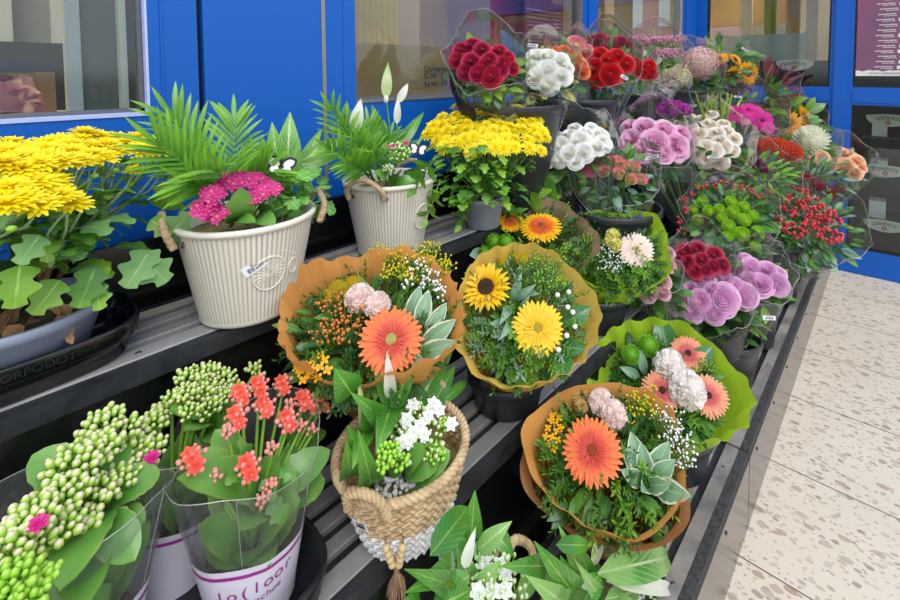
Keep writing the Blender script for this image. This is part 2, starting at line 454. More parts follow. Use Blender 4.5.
def text_mesh(txt, size, extrude=0.0):
    cu = bpy.data.curves.new('txt', 'FONT'); cu.body = txt; cu.size = size; cu.extrude = extrude
    cu.align_x = 'CENTER'; cu.align_y = 'CENTER'; cu.resolution_u = 3
    o = bpy.data.objects.new('txt', cu); COL.objects.link(o)
    bpy.context.view_layer.update()
    me = bpy.data.meshes.new_from_object(o.evaluated_get(bpy.context.evaluated_depsgraph_get()))
    mb = MB(); mb.v = [v.co.copy() for v in me.vertices]
    for p in me.polygons:
        mb.f.append(tuple(p.vertices)); mb.uv.append(tuple((.5, .5) for _ in p.vertices)); mb.m.append(0); mb.sm.append(False)
    bpy.data.objects.remove(o); bpy.data.curves.remove(cu); bpy.data.meshes.remove(me)
    return mb
# ================================================================ SETTING
YW = 1.33; XD = 4.138
# floor of terrazzo slabs
def floor_mat():
    m, nt = new_mat('terrazzo'); L = nt.links
    out = N(nt, 'ShaderNodeOutputMaterial'); b = N(nt, 'ShaderNodeBsdfPrincipled'); tc = N(nt, 'ShaderNodeTexCoord')
    mp = N(nt, 'ShaderNodeMapping'); mp.inputs['Scale'].default_value = (1.0, .62, 1.0); mp.inputs['Rotation'].default_value = (0, 0, .5)
    L.new(tc.outputs['Object'], mp.inputs[0])
    nz = N(nt, 'ShaderNodeTexNoise'); nz.inputs['Scale'].default_value = 30; L.new(tc.outputs['Object'], nz.inputs[0])
    warp = mixc(nt, .012, mp.outputs[0], nz.outputs['Color'], 'ADD')
    c = mixc(nt, .5, hx('#d4cabd'), hx('#cabfb1'))
    n2 = N(nt, 'ShaderNodeTexNoise'); n2.inputs['Scale'].default_value = 3; n2.inputs['Detail'].default_value = 6; L.new(tc.outputs['Object'], n2.inputs[0])
    c = mixc(nt, n2.outputs[0], hx('#dfd3c1'), hx('#cfc0ab'))
    for sc, th, cols in ((95, .34, ('#b8a692', '#a8907a', '#cfc6ba', '#9c948c')), (52, .36, ('#b09a86', '#c7b7a6', '#8f8074', '#bdb3a6')), (30, .34, ('#a58d78', '#b8a898', '#95857a', '#c6b6a4'))):
        vo = N(nt, 'ShaderNodeTexVoronoi'); vo.inputs['Scale'].default_value = sc; vo.inputs['Randomness'].default_value = 1
        L.new(warp, vo.inputs['Vector'])
        sep = N(nt, 'ShaderNodeSeparateColor'); L.new(vo.outputs['Color'], sep.inputs[0])
        cc = ramp(nt, sep.outputs[0], [(0, cols[0]), (.3, cols[1]), (.6, cols[2]), (.85, cols[3])])
        keep = mth(nt, 'LESS_THAN', sep.outputs[1], .46)
        f = mth(nt, 'MULTIPLY', mth(nt, 'LESS_THAN', vo.outputs['Distance'], th), keep)
        c = mixc(nt, mth(nt, 'MULTIPLY', f, .85), c, cc)
    sp = N(nt, 'ShaderNodeSeparateXYZ'); L.new(tc.outputs['Object'], sp.inputs[0])
    fr = mth(nt, 'FRACT', mth(nt, 'ADD', mth(nt, 'DIVIDE', mth(nt, 'SUBTRACT', sp.outputs[0], 1.470), .4525), 50.0))
    j = mth(nt, 'LESS_THAN', mth(nt, 'ABSOLUTE', mth(nt, 'SUBTRACT', fr, .5)), .4945)
    fy = mth(nt, 'FRACT', mth(nt, 'ADD', mth(nt, 'DIVIDE', mth(nt, 'ADD', sp.outputs[1], 1.0), 1.6), 50.0))
    j2 = mth(nt, 'LESS_THAN', mth(nt, 'ABSOLUTE', mth(nt, 'SUBTRACT', fy, .5)), .4985)
    j = mth(nt, 'MULTIPLY', j, j2)
    c = mixc(nt, j, hx('#6e645c'), c)
    L.new(c, b.inputs['Base Color']); b.inputs['Roughness'].default_value = .42; b.inputs['Specular IOR Level'].default_value = .35
    L.new(b.outputs[0], out.inputs[0]); return m
M['terrazzo'] = floor_mat()
mb = MB(); mb.box((-3, -5, -.08), (XD, YW+.02, 0)); struct('floor', mb, ['terrazzo'])
mb = MB(); mb.box((-1.3, YW+.03, -.06), (7, 4.0, .02)); mb.box((XD+.06, -2.2, -.06), (7, YW+.03, .02)); struct('floor_inside', mb, ['wood_brown'])

# ---- back wall: blue metal cladding with two window openings
mb = MB()
ZS = 1.358; ZT = 2.35
mb.box((-1.3, YW, 0), (.412, YW+.07, ZS-.008))
mb.box((.312, YW, ZS-.008), (.412, YW+.07, ZT))
mb.box((.336, YW-.004, ZS-.3), (.34, YW, ZT))
mb.box((.424, YW-.004, 0), (.733, YW+.066, ZT))
mb.box((.7465, YW, 0), (.849, YW+.07, ZT))
mb.box((.806, YW-.002, 0), (.849, YW, ZT))
mb.box((.849, YW, 0), (3.83, YW+.07, ZS-.008))
mb.box((2.25, YW, ZS-.02), (2.42, YW+.07, ZT)); mb.box((2.30, YW-.012, ZS-.02), (2.37, YW, ZT))
mb.box((3.80, YW-.0, 0), (XD+.06, YW+.07, ZT)); mb.box((3.86, YW-.015, 0), (4.0, YW, ZT))
mb.box((-1.3, YW, ZT), (XD+.06, YW+.07, 3.0))
mb.box((-1.3, YW-.008, ZS-.12), (.30, YW, ZS-.117))
struct('wall_back', mb, ['blue_paint'])
mb = MB(); mb.box((.412, YW+.02, 0), (.424, YW+.06, ZT)); struct('trim_1', mb, ['dark_gap'])
mb = MB(); mb.box((.7335, YW-.006, 0), (.746, YW+.05, ZT)); struct('trim_2', mb, ['grey_strip'])

def window(n, x0, x1, bead):
    w = bpy.data.objects.new('window_%d' % n, None); COL.objects.link(w); setp(w, None, Matrix.Translation((x0, YW, ZS))); w['kind'] = 'structure'
    mb = MB()
    mb.box((x0, YW-.003, ZS-.008), (x1, YW+.02, ZS)); mb.box((x0, YW+.006, ZS), (x0+.004, YW+.02, ZT)); mb.box((x1-.005, YW-.002, ZS-.008), (x1, YW+.02, ZT))
    part('window_bead', mb, w, I4, [bead])
    mb = MB(); mb.box((x0, YW+.02, ZS), (x1, YW+.05, ZS+.008)); mb.box((x0+.004, YW+.02, ZS), (x0+.012, YW+.05, ZT)); mb.box((x1-.014, YW+.02, ZS), (x1-.006, YW+.05, ZT))
    part('window_frame', mb, w, I4, ['pvc_dark'])
    mb = MB(); mb.box((x0, YW+.030, ZS), (x1, YW+.034, ZT)); part('pane', mb, w, I4, ['glass'])
    return w
w1 = window(1, -1.0, .312, 'white_bead')
xq = lambda px, y: at(px, 50, y=y).x
mb = MB(); mb.box((xq(66, 1.42), 1.42, ZS+.001), (xq(81, 1.42), 1.46, ZT)); part('mullion_or_reflection', mb, w1, I4, ['pvc_grey'])
mb = MB(); mb.box((xq(120, 1.40), 1.40, ZS+.001), (xq(127, 1.40), 1.43, ZT)); part('mullion_or_reflection', mb, w1, I4, ['room_white'])  # white bar standing for a bright reflection beside the jamb
mb = MB(); mb.box((xq(81, 1.44), 1.44, ZS), (xq(118, 1.44), 1.45, ZT)); mb.box((xq(127, 1.42), 1.42, ZS), (.40, 1.43, ZT)); part('inner_sash', mb, w1, I4, ['pvc_dark'])
w2 = window(2, .849, 2.25, 'grey_strip')
w3 = window(3, 2.42, 3.80, 'grey_strip')

# ---- end wall with the glazed door (perpendicular to the stand)
mb = MB(); X0 = XD; X1 = XD+.06
mb.box((X0, 1.24, 0), (X1, YW, ZT)); mb.box((X0, -2.2, 2.2), (X1, YW, 3.0))
struct('wall_right', mb, ['blue_paint'])
d1 = bpy.data.objects.new('door_1', None); COL.objects.link(d1); setp(d1, None, Matrix.Translation((XD, .5, 0))); d1['kind'] = 'structure'
mb = MB()
for (y0, y1) in ((.37, 1.24), (-.95, .232)):
    mb.box((X0+.008, y0-.0, 0), (X1-.008, y1+.0, .18)); mb.box((X0+.008, y0, 1.215), (X1-.008, y1, 1.342)); mb.box((X0+.008, y0, 2.1), (X1-.008, y1, 2.2))
    mb.box((X0+.002, y0, 1.235), (X1-.002, y1, 1.322))
mb.box((X0+.008, .232, 0), (X1-.008, .37, 2.2)); mb.box((X0-.006, .262, 0), (X1, .345, 2.2)); mb.box((X0+.002, .247, 0), (X1, .356, 2.2))
mb.box((X0, -1.1, 0), (X1, -.95, 2.2)); mb.box((X0, -2.2, 0), (X1, -1.1, 2.2))
part('door_frame', mb, d1, I4, ['blue_paint'])
for (y0, y1, z0, z1) in ((.37, 1.24, .18, 1.215), (.37, 1.24, 1.342, 2.1), (-.95, .232, .18, 1.215), (-.95, .232, 1.342, 2.1)):
    mb = MB(); mb.box((X0+.028, y0, z0), (X0+.033, y1, z1)); part('pane', mb, d1, I4, ['glass'])
    mb = MB(); a = .012
    mb.box((X0+.012, y0, z0), (X0+.05, y0+a, z1)); mb.box((X0+.012, y1-a, z0), (X0+.05, y1, z1)); mb.box((X0+.012, y0+a, z0), (X0+.05, y1-a, z0+a)); mb.box((X0+.012, y0+a, z1-a), (X0+.05, y1-a, z1))
    part('gasket', mb, d1, I4, ['dark_gap'])

# ---- room behind the glass
mb = MB(); mb.box((-1.3, 3.7, 0), (7, 3.8, 3.0)); struct('wall_inside_back', mb, ['room_beige'])
mb = MB(); mb.box((6.9, -2.2, 0), (7, 1.5, 3.0)); mb.box((6.9, 1.5, 0), (7, 3.7, 1.0)); mb.box((6.9, 3.3, 1.0), (7, 3.7, 3.0)); mb.box((XD+.06, -2.3, 0), (7, -2.2, 3.0)); mb.box((-1.4, YW, 0), (-1.3, 3.8, 3.0)); struct('wall_inside_side', mb, ['room_grey'])
mb = MB(); mb.box((-1.4, YW, 3.0), (7, 3.8, 3.06)); mb.box((XD, -2.3, 3.0), (7, YW, 3.06)); struct('ceiling_inside', mb, ['room_white'])

def simple(name, label, cat, mbx, mats, group=None, **k):
    o = part(name, mbx, None, I4, mats); tag(o, label, cat, group); return o

# things seen through the left window
mb = MB(); mb.box((-1.2, 2.0, 1.0), (xq(14, 2.0), 2.02, 2.6)); simple('white_curtain', 'plain white curtain hanging at far left behind the left window', 'curtain', mb, ['room_white'])
mb = MB(); mb.box((xq(14, 2.05), 2.05, 1.0), (xq(53, 2.05), 2.07, 2.6)); simple('grey_screen', 'grey screen between two white strips behind the left window', 'screen', mb, ['room_grey'])
mb = MB(); mb.box((xq(53, 2.0), 2.0, 1.0), (xq(66, 2.0), 2.02, 2.6)); simple('white_strip', 'narrow white strip hanging behind the left window', 'curtain', mb, ['room_white'])
t = thing('sill_cabinet', 'dark cabinet with a blue band inside the left window', 'cabinet', (-.3, 1.85, .02))
zc0, zc1 = at(20, 72, y=1.8).z, at(20, 42, y=1.8).z
mb = MB(); mb.box((-1.1, 1.8, .02), (xq(70, 1.8), 1.98, zc1)); part('cabinet_body', mb, t, I4, ['room_dark'])
mb = MB(); mb.box((-1.1, 1.79, zc0), (xq(50, 1.8), 1.80, zc0+(zc1-zc0)*.35)); part('blue_band', mb, t, I4, ['room_navy'])
t = thing('wooden_crate', 'brown wooden crate on the sill inside the left window', 'crate', (-.2, 1.6, 1.36))
mb = MB(); z1_ = at(20, 72, y=1.55).z; xr = xq(53, 1.55); hh_ = (z1_-1.36)/3
for i in range(3): mb.box((-.6, 1.55, 1.362+i*hh_), (xr-.03, 1.565, 1.362+(i+.88)*hh_))
mb.box((xr-.03, 1.54, 1.362), (xr, 1.61, z1_)); mb.box((-.6, 1.54, 1.355), (xr, 1.61, 1.362)); part('crate_slats', mb, t, I4, ['wood_brown'])
mb = MB(); rows = []; xbag = xq(14, 1.48); zb = at(20, 78, y=1.48).z-1.357
for j in range(9):
    v = j/8; rows.append([V((xbag-.02+.065*cos(a)*(1-.45*v**2)*(1+.12*sin(a*5+j)), 1.48+.04*sin(a)*(1-.5*v), 1.357+zb*v+.01*sin(a*3+j*2))) for a in [2*pi*i/20 for i in range(20)]])
mb.grid(rows, 0, close=True); simple('plastic_bag', 'crumpled purple plastic bag behind the left window', 'bag', mb, ['bag_purple'])
mb = MB(); mb.box((-1.1, 1.405, .02), (.36, 1.62, 1.354)); struct('sill_inside', mb, ['room_white'])
# cardboard box behind the middle window, with its print
t = thing('cardboard_box', 'brown cardboard box with printed weights behind the middle window', 'box', (1.3, 1.6, ZS))
bt = at(400, 45, y=1.43).z
mb = MB(); mb.box((.86, 1.43, ZS+.001), (1.62, 1.9, bt)); part('box_body', mb, t, I4, ['cardboard'])
mb = MB(); p = at(455, 90, y=1.43); mb.box((p.x-.03, 1.428, ZS+.002), (p.x+.4, 1.43, p.z+.02)); part('tape', mb, t, I4, ['card_tape'])
def wall_text(txt, px, py, y, size, parent, name, mat_, label=None):
    g = text_mesh(txt, size); p = at(px, py, y=y); m = MB(); m.add(g, Matrix.Translation(p) @ Matrix.Rotation(pi/2, 4, 'X'))
    return part(name, m, parent, I4, [mat_], label)
wall_text('Dimensions:', 441, 69, 1.4275, .035, t, 'printed_text', 'ink'); wall_text('G.W: 247 KG', 442.5, 76, 1.4275, .035, t, 'printed_text', 'ink'); wall_text('N.W: 19  KG', 442.5, 84, 1.4275, .035, t, 'printed_text', 'ink')
mb = MB(); mb.box((.85, 1.405, .02), (3.8, 1.95, ZS)); struct('sill_inside', mb, ['room_white'])
# fluted panel, grey panel, red board behind
xa, xb = at(355, 20, y=1.5).x-.05, at(398, 20, y=1.5).x
mb = MB(); n = 9; w = (xb-xa)/n
rows = [[V((xa+(xb-xa)*i/72, 1.5-.012*abs(sin(pi*i/8)), z)) for i in range(73)] for z in (ZS, 2.3)]
mb.grid(rows); mb.box((xa, 1.501, ZS), (xb, 1.53, 2.3)); simple('fluted_panel', 'pale fluted wooden panel inside the middle window', 'panel', mb, ['fluted_wood'])
mb = MB(); mb.box((xb+.001, 1.95, .02), (xb+.30, 1.99, 2.4)); simple('post', 'dark reddish post beside the fluted panel indoors', 'post', mb, ['red_board'])
mb = MB(); mb.box((xb+.3, 1.99, ZS), (2.25, 2.02, 2.4)); simple('screen_panel', 'pale grey screen indoors above the cardboard box', 'screen', mb, ['room_grey'])
a0 = at(495, 20, y=1.46).x; a1 = at(522, 20, y=1.46).x
t = thing('red_banner', 'deep red banner standing inside the middle window', 'banner', (a0, 1.47, ZS))
mb = MB(); mb.box((a0, 1.46, ZS), (a0+.05, 1.49, 2.3)); mb.box((a0+.05, 1.47, ZS), (2.24, 1.485, 2.3)); part('banner_cloth', mb, t, I4, ['red_board'])
pp0 = at(525, 20, y=1.372); pp1 = at(563, 20, y=1.372)
t = thing('price_poster', 'red poster with pale text lines in the middle window', 'poster', (pp0.x, 1.372, 1.45))
mb = MB(); mb.box((pp0.x, 1.370, 1.44), (pp1.x, 1.374, 2.2)); part('poster_sheet', mb, t, I4, ['poster_red'])
mb = MB(); W = pp1.x-pp0.x
for i in range(16):
    z = 1.70-.019*i+.05
    if z < 1.45: break
    h = .006 if i % 2 == 0 else .003
    mb.box((pp0.x+.03*W, 1.3685, z), (pp0.x+.58*W, 1.3695, z+h)); mb.box((pp0.x+.61*W, 1.3685, z), (pp0.x+.65*W, 1.3695, z+h)); mb.box((pp0.x+.70*W, 1.3685, z+.004), (pp0.x+.94*W, 1.3695, z+.004+h*.7))
part('text_lines', mb, t, I4, ['poster_line'])
mb = MB(); mb.box((pp0.x+.68*W, 1.3685, 1.80), (pp0.x+.95*W, 1.3695, 1.86)); part('picture', mb, t, I4, ['poster_orange'])
mb = MB(); mb.box((pp1.x+.03, 1.40, ZS), (2.22, 1.44, 2.3)); simple('timber_post', 'light timber post beside the red poster indoors', 'post', mb, ['fluted_wood'])
# behind window 3: beige curtain folds
a = at(614, 10, y=2.2).x; b = at(633, 10, y=2.2).x
mb = MB(); mb.box((a, 2.2, .02), (b, 2.3, 2.9)); simple('beige_column', 'beige column inside the window beside the glazed door', 'column', mb, ['room_beige'])
a = at(674, 10, y=1.8).x; b = at(683, 10, y=1.8).x
mb = MB(); mb.box((a, 1.8, .02), (b, 1.84, 2.9)); simple('beige_curtain', 'narrow beige curtain against the corner window frame', 'curtain', mb, ['fluted_wood'])
mb = MB()
for i in range(400):
    p = V((3.3+U(-.35, .35), 2.3+U(-.1, .1), 1.56+U(-.1, .11))); mb.blade(bframe(p, V((U(-1, 1), U(-1, 1), U(-.3, 1)))), .07, .03, 'leaf', (.1, -.6), .1, 3)
simple('yellow_bush', 'yellowish bushy plant seen through the window beside the corner', 'plant', mb, ['yarrow'])
mb = MB(); mb.box((2.44, 1.405, .02), (3.9, 2.4, ZS+.02)); struct('sill_inside', mb, ['room_white'])
# behind the door: cream half-oval signs, frosted band, poster, shelves
def oval_sign(py, px0, px1, x, label, up=0):
    p0 = at(px0, py, x=x); p1 = at(px1, py, x=x); w = abs(p0.y-p1.y); c = (p0+p1)/2; h = w*.30
    t = thing('hanging_sign', label, 'sign', c, 'cream half-oval signs behind the door glass')
    mb = MB()
    for s, off in ((1, 0), (-1, .008)):
        pts = [V((x+off, c.y+w/2*q, c.z+.012*(1-q*q))) for q in [1-2*i/12 for i in range(13)]]
        pts += [V((x+off, c.y-w/2*cos(a), c.z-h*sin(a)**.8)) for a in [pi*i/16 for i in range(1, 16)]]
        mb.poly(pts if s > 0 else pts[::-1])
    part('sign_board', mb, t, I4, ['sign_cream'])
    g = MB(); s = 'SZERENCSE'
    for i, ch in enumerate(s):
        q = (i-4)/4.0; tm = text_mesh(ch, w*.13)
        T = Matrix.Translation((x-.002, c.y-q*w*.26, c.z-h*.20-.02*w*q*q*2)) @ Matrix.Rotation(-pi/2, 4, 'Z') @ Matrix.Rotation(pi/2, 4, 'X') @ Matrix.Rotation(-q*.25, 4, 'Z')
        g.add(tm, T)
    part('sign_lettering', g, t, I4, ['ink'])
    g = MB()
    for i in range(8):
        a = pi/4*i; g.blade(frame(V((x-.002, c.y, c.z-h*.62)), V((-1, 0, 0))) @ Matrix.Rotation(a, 4, 'Z') @ Matrix.Translation((w*.025, 0, 0)), w*.045, w*.035, 'round')
    part('star_emblem', g, t, I4, ['sign_red'])
oval_sign(61, 776, 814, 4.35, 'cream half-oval sign with star in the upper left door pane')
oval_sign(116, 866, 912, 4.35, 'cream half-oval sign with star, topmost in the lower right door pane')
oval_sign(167, 864, 908, 4.35, 'cream half-oval sign with star midway down the lower right door pane')
oval_sign(222, 863, 907, 4.35, 'cream half-oval sign with star, lowest behind the door glass')
p0 = at(706, 37, x=4.6); p1 = at(806, 60, x=4.6)
mb = MB(); mb.box((4.6, p1.y, p1.z), (4.62, p0.y+.2, p0.z)); simple('frosted_screen', 'pale frosted counter screen behind the upper left door pane', 'screen', mb, ['frosted'])
mb = MB(); p0 = at(706, 62, x=4.62); p1 = at(829, 62, x=4.62); mb.box((4.63, p1.y, .02), (5.2, p0.y+.2, p0.z)); simple('counter', 'dark counter standing behind the blue glazed door', 'counter', mb, ['room_dark'])
mb = MB(); a = at(706, 10, x=5.6); b = at(800, 25, x=5.6); mb.box((5.6, b.y, at(706, 27, x=5.6).z), (5.66, a.y, 2.5)); mb.box((5.598, b.y, 1.2), (5.64, b.y+.05, 2.5)); mb.box((5.598, a.y-.9, 1.2), (5.64, a.y-.85, 2.5)); simple('shelf_wall', 'light wooden shelf wall deep behind the door', 'shelf', mb, ['fluted_wood'])
t = thing('display_rack', 'dark grey shop rack behind the lower right door pane', 'rack', (4.6, -.2, .02))
mb = MB(); mb.box((4.72, -1.2, .02), (4.76, .42, 1.9)); part('back_panel', mb, t, I4, ['room_dark'])
for z in (.35, .66, .97, 1.23):
    mb = MB(); mb.box((4.42, -1.2, z-.02), (4.72, .42, z)); part('shelf', mb, t, I4, ['room_dark'])
for z, w in ((.66, .10), (.97, .09), (.35, .1)):
    for i in range(3):
        mb = MB(); y = .12-i*.21
        mb.box((4.45, y-w, z+.001), (4.60, y, z+.13)); simple('leaflet_box', 'pale box of leaflets on the shop rack behind the door', 'box', mb, ['poster_white'], 'pale boxes on the rack')
for i in range(4):
    mb = MB(); y = .17-i*.16; mb.lathe([(.02, 0), (.022, .07), (.012, .09), (.012, .11), (0, .11)], 12, Matrix.Translation((4.5, y, 1.2301))); simple('glass_jar', 'small clear jar on top shelf of the rack', 'jar', mb, ['frosted'], 'small jars on the rack')
py0 = at(858, 10, x=4.155); pb = at(858, 76, x=4.155)
t = thing('opening_poster', 'purple poster with white text lines on the right door pane', 'poster', pb)
mb = MB(); mb.box((4.153, -.6, pb.z), (4.157, py0.y, 2.0)); part('poster_sheet', mb, t, I4, ['poster_purple'])
rowsA = [V((4.1515, py0.y-.75*i/40, pb.z+.038+.004*sin(i*2.1)+.003*sin(i*5.3))) for i in range(41)]
mb = MB(); mb.grid([[V((4.1515, p.y, pb.z+.001)) for p in rowsA], rowsA]); part('torn_white_strip', mb, t, I4, ['poster_white'])
mb = MB(); dz = at(880, 30, x=4.15).z-at(880, 35, x=4.15).z
zz = pb.z+.062
for i in range(14):
    o = .02*(i % 3)
    L0 = at(876, 30, x=4.15).y-o*.4+.0
    for k in range(5): mb.box((4.1505, L0-.02*k-.017, zz), (4.1515, L0-.02*k, zz+.006))
    for k in range(4): mb.box((4.1505, L0-.018*k-.048, zz-.011), (4.1515, L0-.018*k-.033, zz-.007))
    mb.box((4.1505, L0-.18, zz-.012), (4.1515, L0-.12, zz+.01)); zz += .036
part('text_lines', mb, t, I4, ['poster_white'])
g = MB(); tm = text_mesh('WWW.SZERENCSE', .02); g.add(tm, Matrix.Translation((4.150, py0.y-.16, pb.z+.018)) @ Matrix.Rotation(-pi/2, 4, 'Z') @ Matrix.Rotation(pi/2, 4, 'X')); part('web_address', g, t, I4, ['ink'])

for i, (xa_, xb_, m_, nm) in enumerate(((740, 752, 'room_white', 'white'), (764, 776, 'leaf_yellowing', 'yellow-green'), (786, 800, 'fluted_wood', 'wooden'), (806, 818, 'room_white', 'light grey'))):  # colour strips added to brighten the pane, in place of reflected foliage
    a = at(xa_, 20, x=5.2); b = at(xb_, 20, x=5.2); mb = MB(); mb.box((5.2, b.y, 1.3), (5.22, a.y, 2.8)); simple('pane_colour_strip', nm+' vertical strip added behind the upper door pane for brightness', 'banner', mb, [m_], 'added strips behind the door')
# lamps in the shop ceiling, with extra ones added to brighten the windows
def lamp_emit():
    m, nt = new_mat('lamp_glow'); e = N(nt, 'ShaderNodeEmission'); e.inputs[0].default_value = hx('#ffe2b0'); e.inputs[1].default_value = 40
    o = N(nt, 'ShaderNodeOutputMaterial'); nt.links.new(e.outputs[0], o.inputs[0]); return m
M['lamp_glow'] = lamp_emit()
for (x, y) in ((1.3, 2.6), (3.0, 2.7), (5.6, 2.2), (5.7, .6), (5.5, -.8), (-.3, 1.72), (1.4, 1.72), (2.9, 1.75)):  # last three are unseen fill, added close behind the windows
    mb = MB(); mb.box((x-.3, y-.12, 2.94), (x+.3, y+.12, 2.96)); simple('ceiling_fill_light', 'flat warm ceiling panel inside the shop, lamp and added fill light', 'lamp', mb, ['lamp_glow'], 'shop ceiling lights')

# opposite side of the street, seen mirrored in the glass
t = thing('apartment_building', 'pink apartment building with white windows far behind the shop', 'building', (24, 12, 0))
mb = MB(); T = Matrix.Translation((27, 12, 0)) @ Matrix.Rotation(radians(90), 4, 'Z'); mb.box((-12, -3, 0), (12, 3, 18), 0, T); part('facade', mb, t, I4, ['facade_pink'])
for i in range(12):
    for k in range(6):
        mb = MB(); mb.box((-11+i*1.9, 3.0, 1.0+k*2.8), (-10+i*1.9, 3.06, 2.5+k*2.8), 0, T); part('window', mb, t, I4, ['facade_window'])
# ================================================================ DISPLAY STANDS
LV = [(.32, .656, .25), (.656, .984, .60), (.984, 1.25, .95)]   # front y, back y, top z of each tier
def stand(x0, x1, label):
    t = thing('display_stand', label, 'stand', ((x0+x1)/2, .75, 0), 'tiered black display stands')
    for k, (ya, yb, z) in enumerate(LV):
        mb = MB(); mb.box((x0, ya+.004, z-.035), (x1, yb-.002, z-.012)); mb.box((x0, ya, z-.035), (x1, ya+.010, z-.002)); mb.box((x0, ya+.010, z-.012), (x1, ya+.024, z-.003))
        part('tier', mb, t, I4, ['deck'])
        if k == 0:
            mb = MB(); mb.box((x0, ya-.002, z-.02), (x1, ya+.022, z+.002)); part('rubber_edge', mb, t, I4, ['rubber'])
        y = ya+.024
        i = 0
        while y < yb-.03:
            w = .040 if i == 0 else .030
            mb = MB(); xx = x0+.004
            # each slat is a shallow strip with a chamfer
            prof = [(0, -.012), (0, -.002), (.002, 0), (w-.002, 0), (w, -.002), (w, -.012)]
            mb.grid([[V((x, y+a, z+b)) for a, b in prof] for x in (x1-.004, xx)], smooth=False)
            mb.poly([V((xx, y+a, z+b)) for a, b in prof]); mb.poly([V((x1-.004, y+a, z+b)) for a, b in prof][::-1])
            s = part('slat', mb, t, I4, ['slat' if k else 'slat_dirty'])
            if i == 0:
                x = x0+.12
                while x < x1:
                    mb = MB(); mb.lathe([(0, .0015), (.004, .0012), (.0055, 0), (.0055, -.002)], 10, Matrix.Translation((x, y+w/2, z))); part('screw', mb, s, I4, ['bolt']); x += .42
            y += w+.021; i += 1
        if k > 0:
            zl = LV[k-1][2]
            mb = MB(); mb.box((x0, ya+.012, zl-.02), (x1, ya+.02, z-.035)); part('riser_panel', mb, t, I4, ['black_gloss'])
    mb = MB(); mb.box((x0, .314, .0), (x1-.002, .32, .23)); sk = part('front_panel', mb, t, I4, ['skirt_metal'])
    x = x0+.1
    while x < x1:
        mb = MB(); mb.lathe([(0, .003), (.004, .003), (.006, 0)], 8, frame(V((x, .314, .2)), V((0, -1, 0)))); part('bolt', mb, sk, I4, ['dark_gap']); x += .28
    mb = MB(); mb.box((x0, 1.25, .0), (x1, 1.27, 1.085)); part('back_panel', mb, t, I4, ['black_gloss'])
    for x in (x0+.01, x1-.04):
        mb = MB(); mb.box((x, .33, 0), (x+.03, .36, .215)); mb.box((x, .67, 0), (x+.03, .70, .56)); mb.box((x, 1.21, 0), (x+.03, 1.245, .91)); mb.box((x, .36, .19), (x+.03, 1.21, .215)); part('leg_frame', mb, t, I4, ['deck'])
    return t
stand(-.75, 1.575, 'near tiered black slatted stand with grey front skirt')
stand(1.58, 4.06, 'far tiered black slatted stand reaching to the glazed door')

# ================================================================ CONTAINERS
def bucket_mesh(h, rt, rb, wall=.004):
    mb = MB()
    mb.lathe([(0, 0), (rb-.006, 0), (rb, .005), (rt-.004, h-.03), (rt-.002, h-.026), (rt+.004, h-.024), (rt+.005, h-.004), (rt+.003, h), (rt-.003, h), (rt-.005, h-.006), (rb-.004, .01), (0, .01)], 48)
    return mb
BK = {}
def bucket(x, y, z, h, rt, rb, label, name='flower_bucket', group='black flower buckets', m='bucket_black'):
    key = (h, rt, rb, m)
    if key not in BK: BK[key] = bucket_mesh(h, rt, rb).mesh('bucket', [m])
    o = bpy.data.objects.new(name, BK[key]); COL.objects.link(o); setp(o, None, Matrix.Translation((x, y, z)))
    tag(o, label, 'bucket', group)
    return V((x, y, z))

def sticker(parent, P, n, up, w=.034, h=.018, name='price_tag', curve=0):
    """white tag with barcode bars, lying in the plane through P with normal n"""
    T = frame(P, n, up)
    g = MB()
    if curve:
        R = curve
        def q(a, b, off=0): # a across, b along up
            th = a/R
            return T @ V((b, (R+off)*sin(th), (R+off)*cos(th)-R))
        g.grid([[q(-w/2+w*i/6, b, .0008) for i in range(7)] for b in (-h/2, h/2)], 0)
        for i in range(13):
            a = -w*.36+w*.055*i
            g.grid([[q(a, b, .0014), q(a+w*.055*(.3+.4*((i*7) % 3)/2), b, .0014)] for b in (-h*.36, h*.12)], 1)
        g.grid([[q(-w*.36, b, .0014), q(w*.1, b, .0014)] for b in (h*.2, h*.3)], 1)
    else:
        g.box((-h/2, -w/2, 0), (h/2, w/2, .0008), 0, T)
        for i in range(9):
            a = -w*.34+w*.075*i
            g.box((-h*.3, a, .0008), (h*.1, a+w*.03*(1+(i*5) % 3*.4), .0013), 1, T)
        g.box((h*.2, -w*.34, .0008), (h*.3, w*.2, .0013), 1, T)
    return part(name, g, parent, I4, ['tag_white', 'ink'])

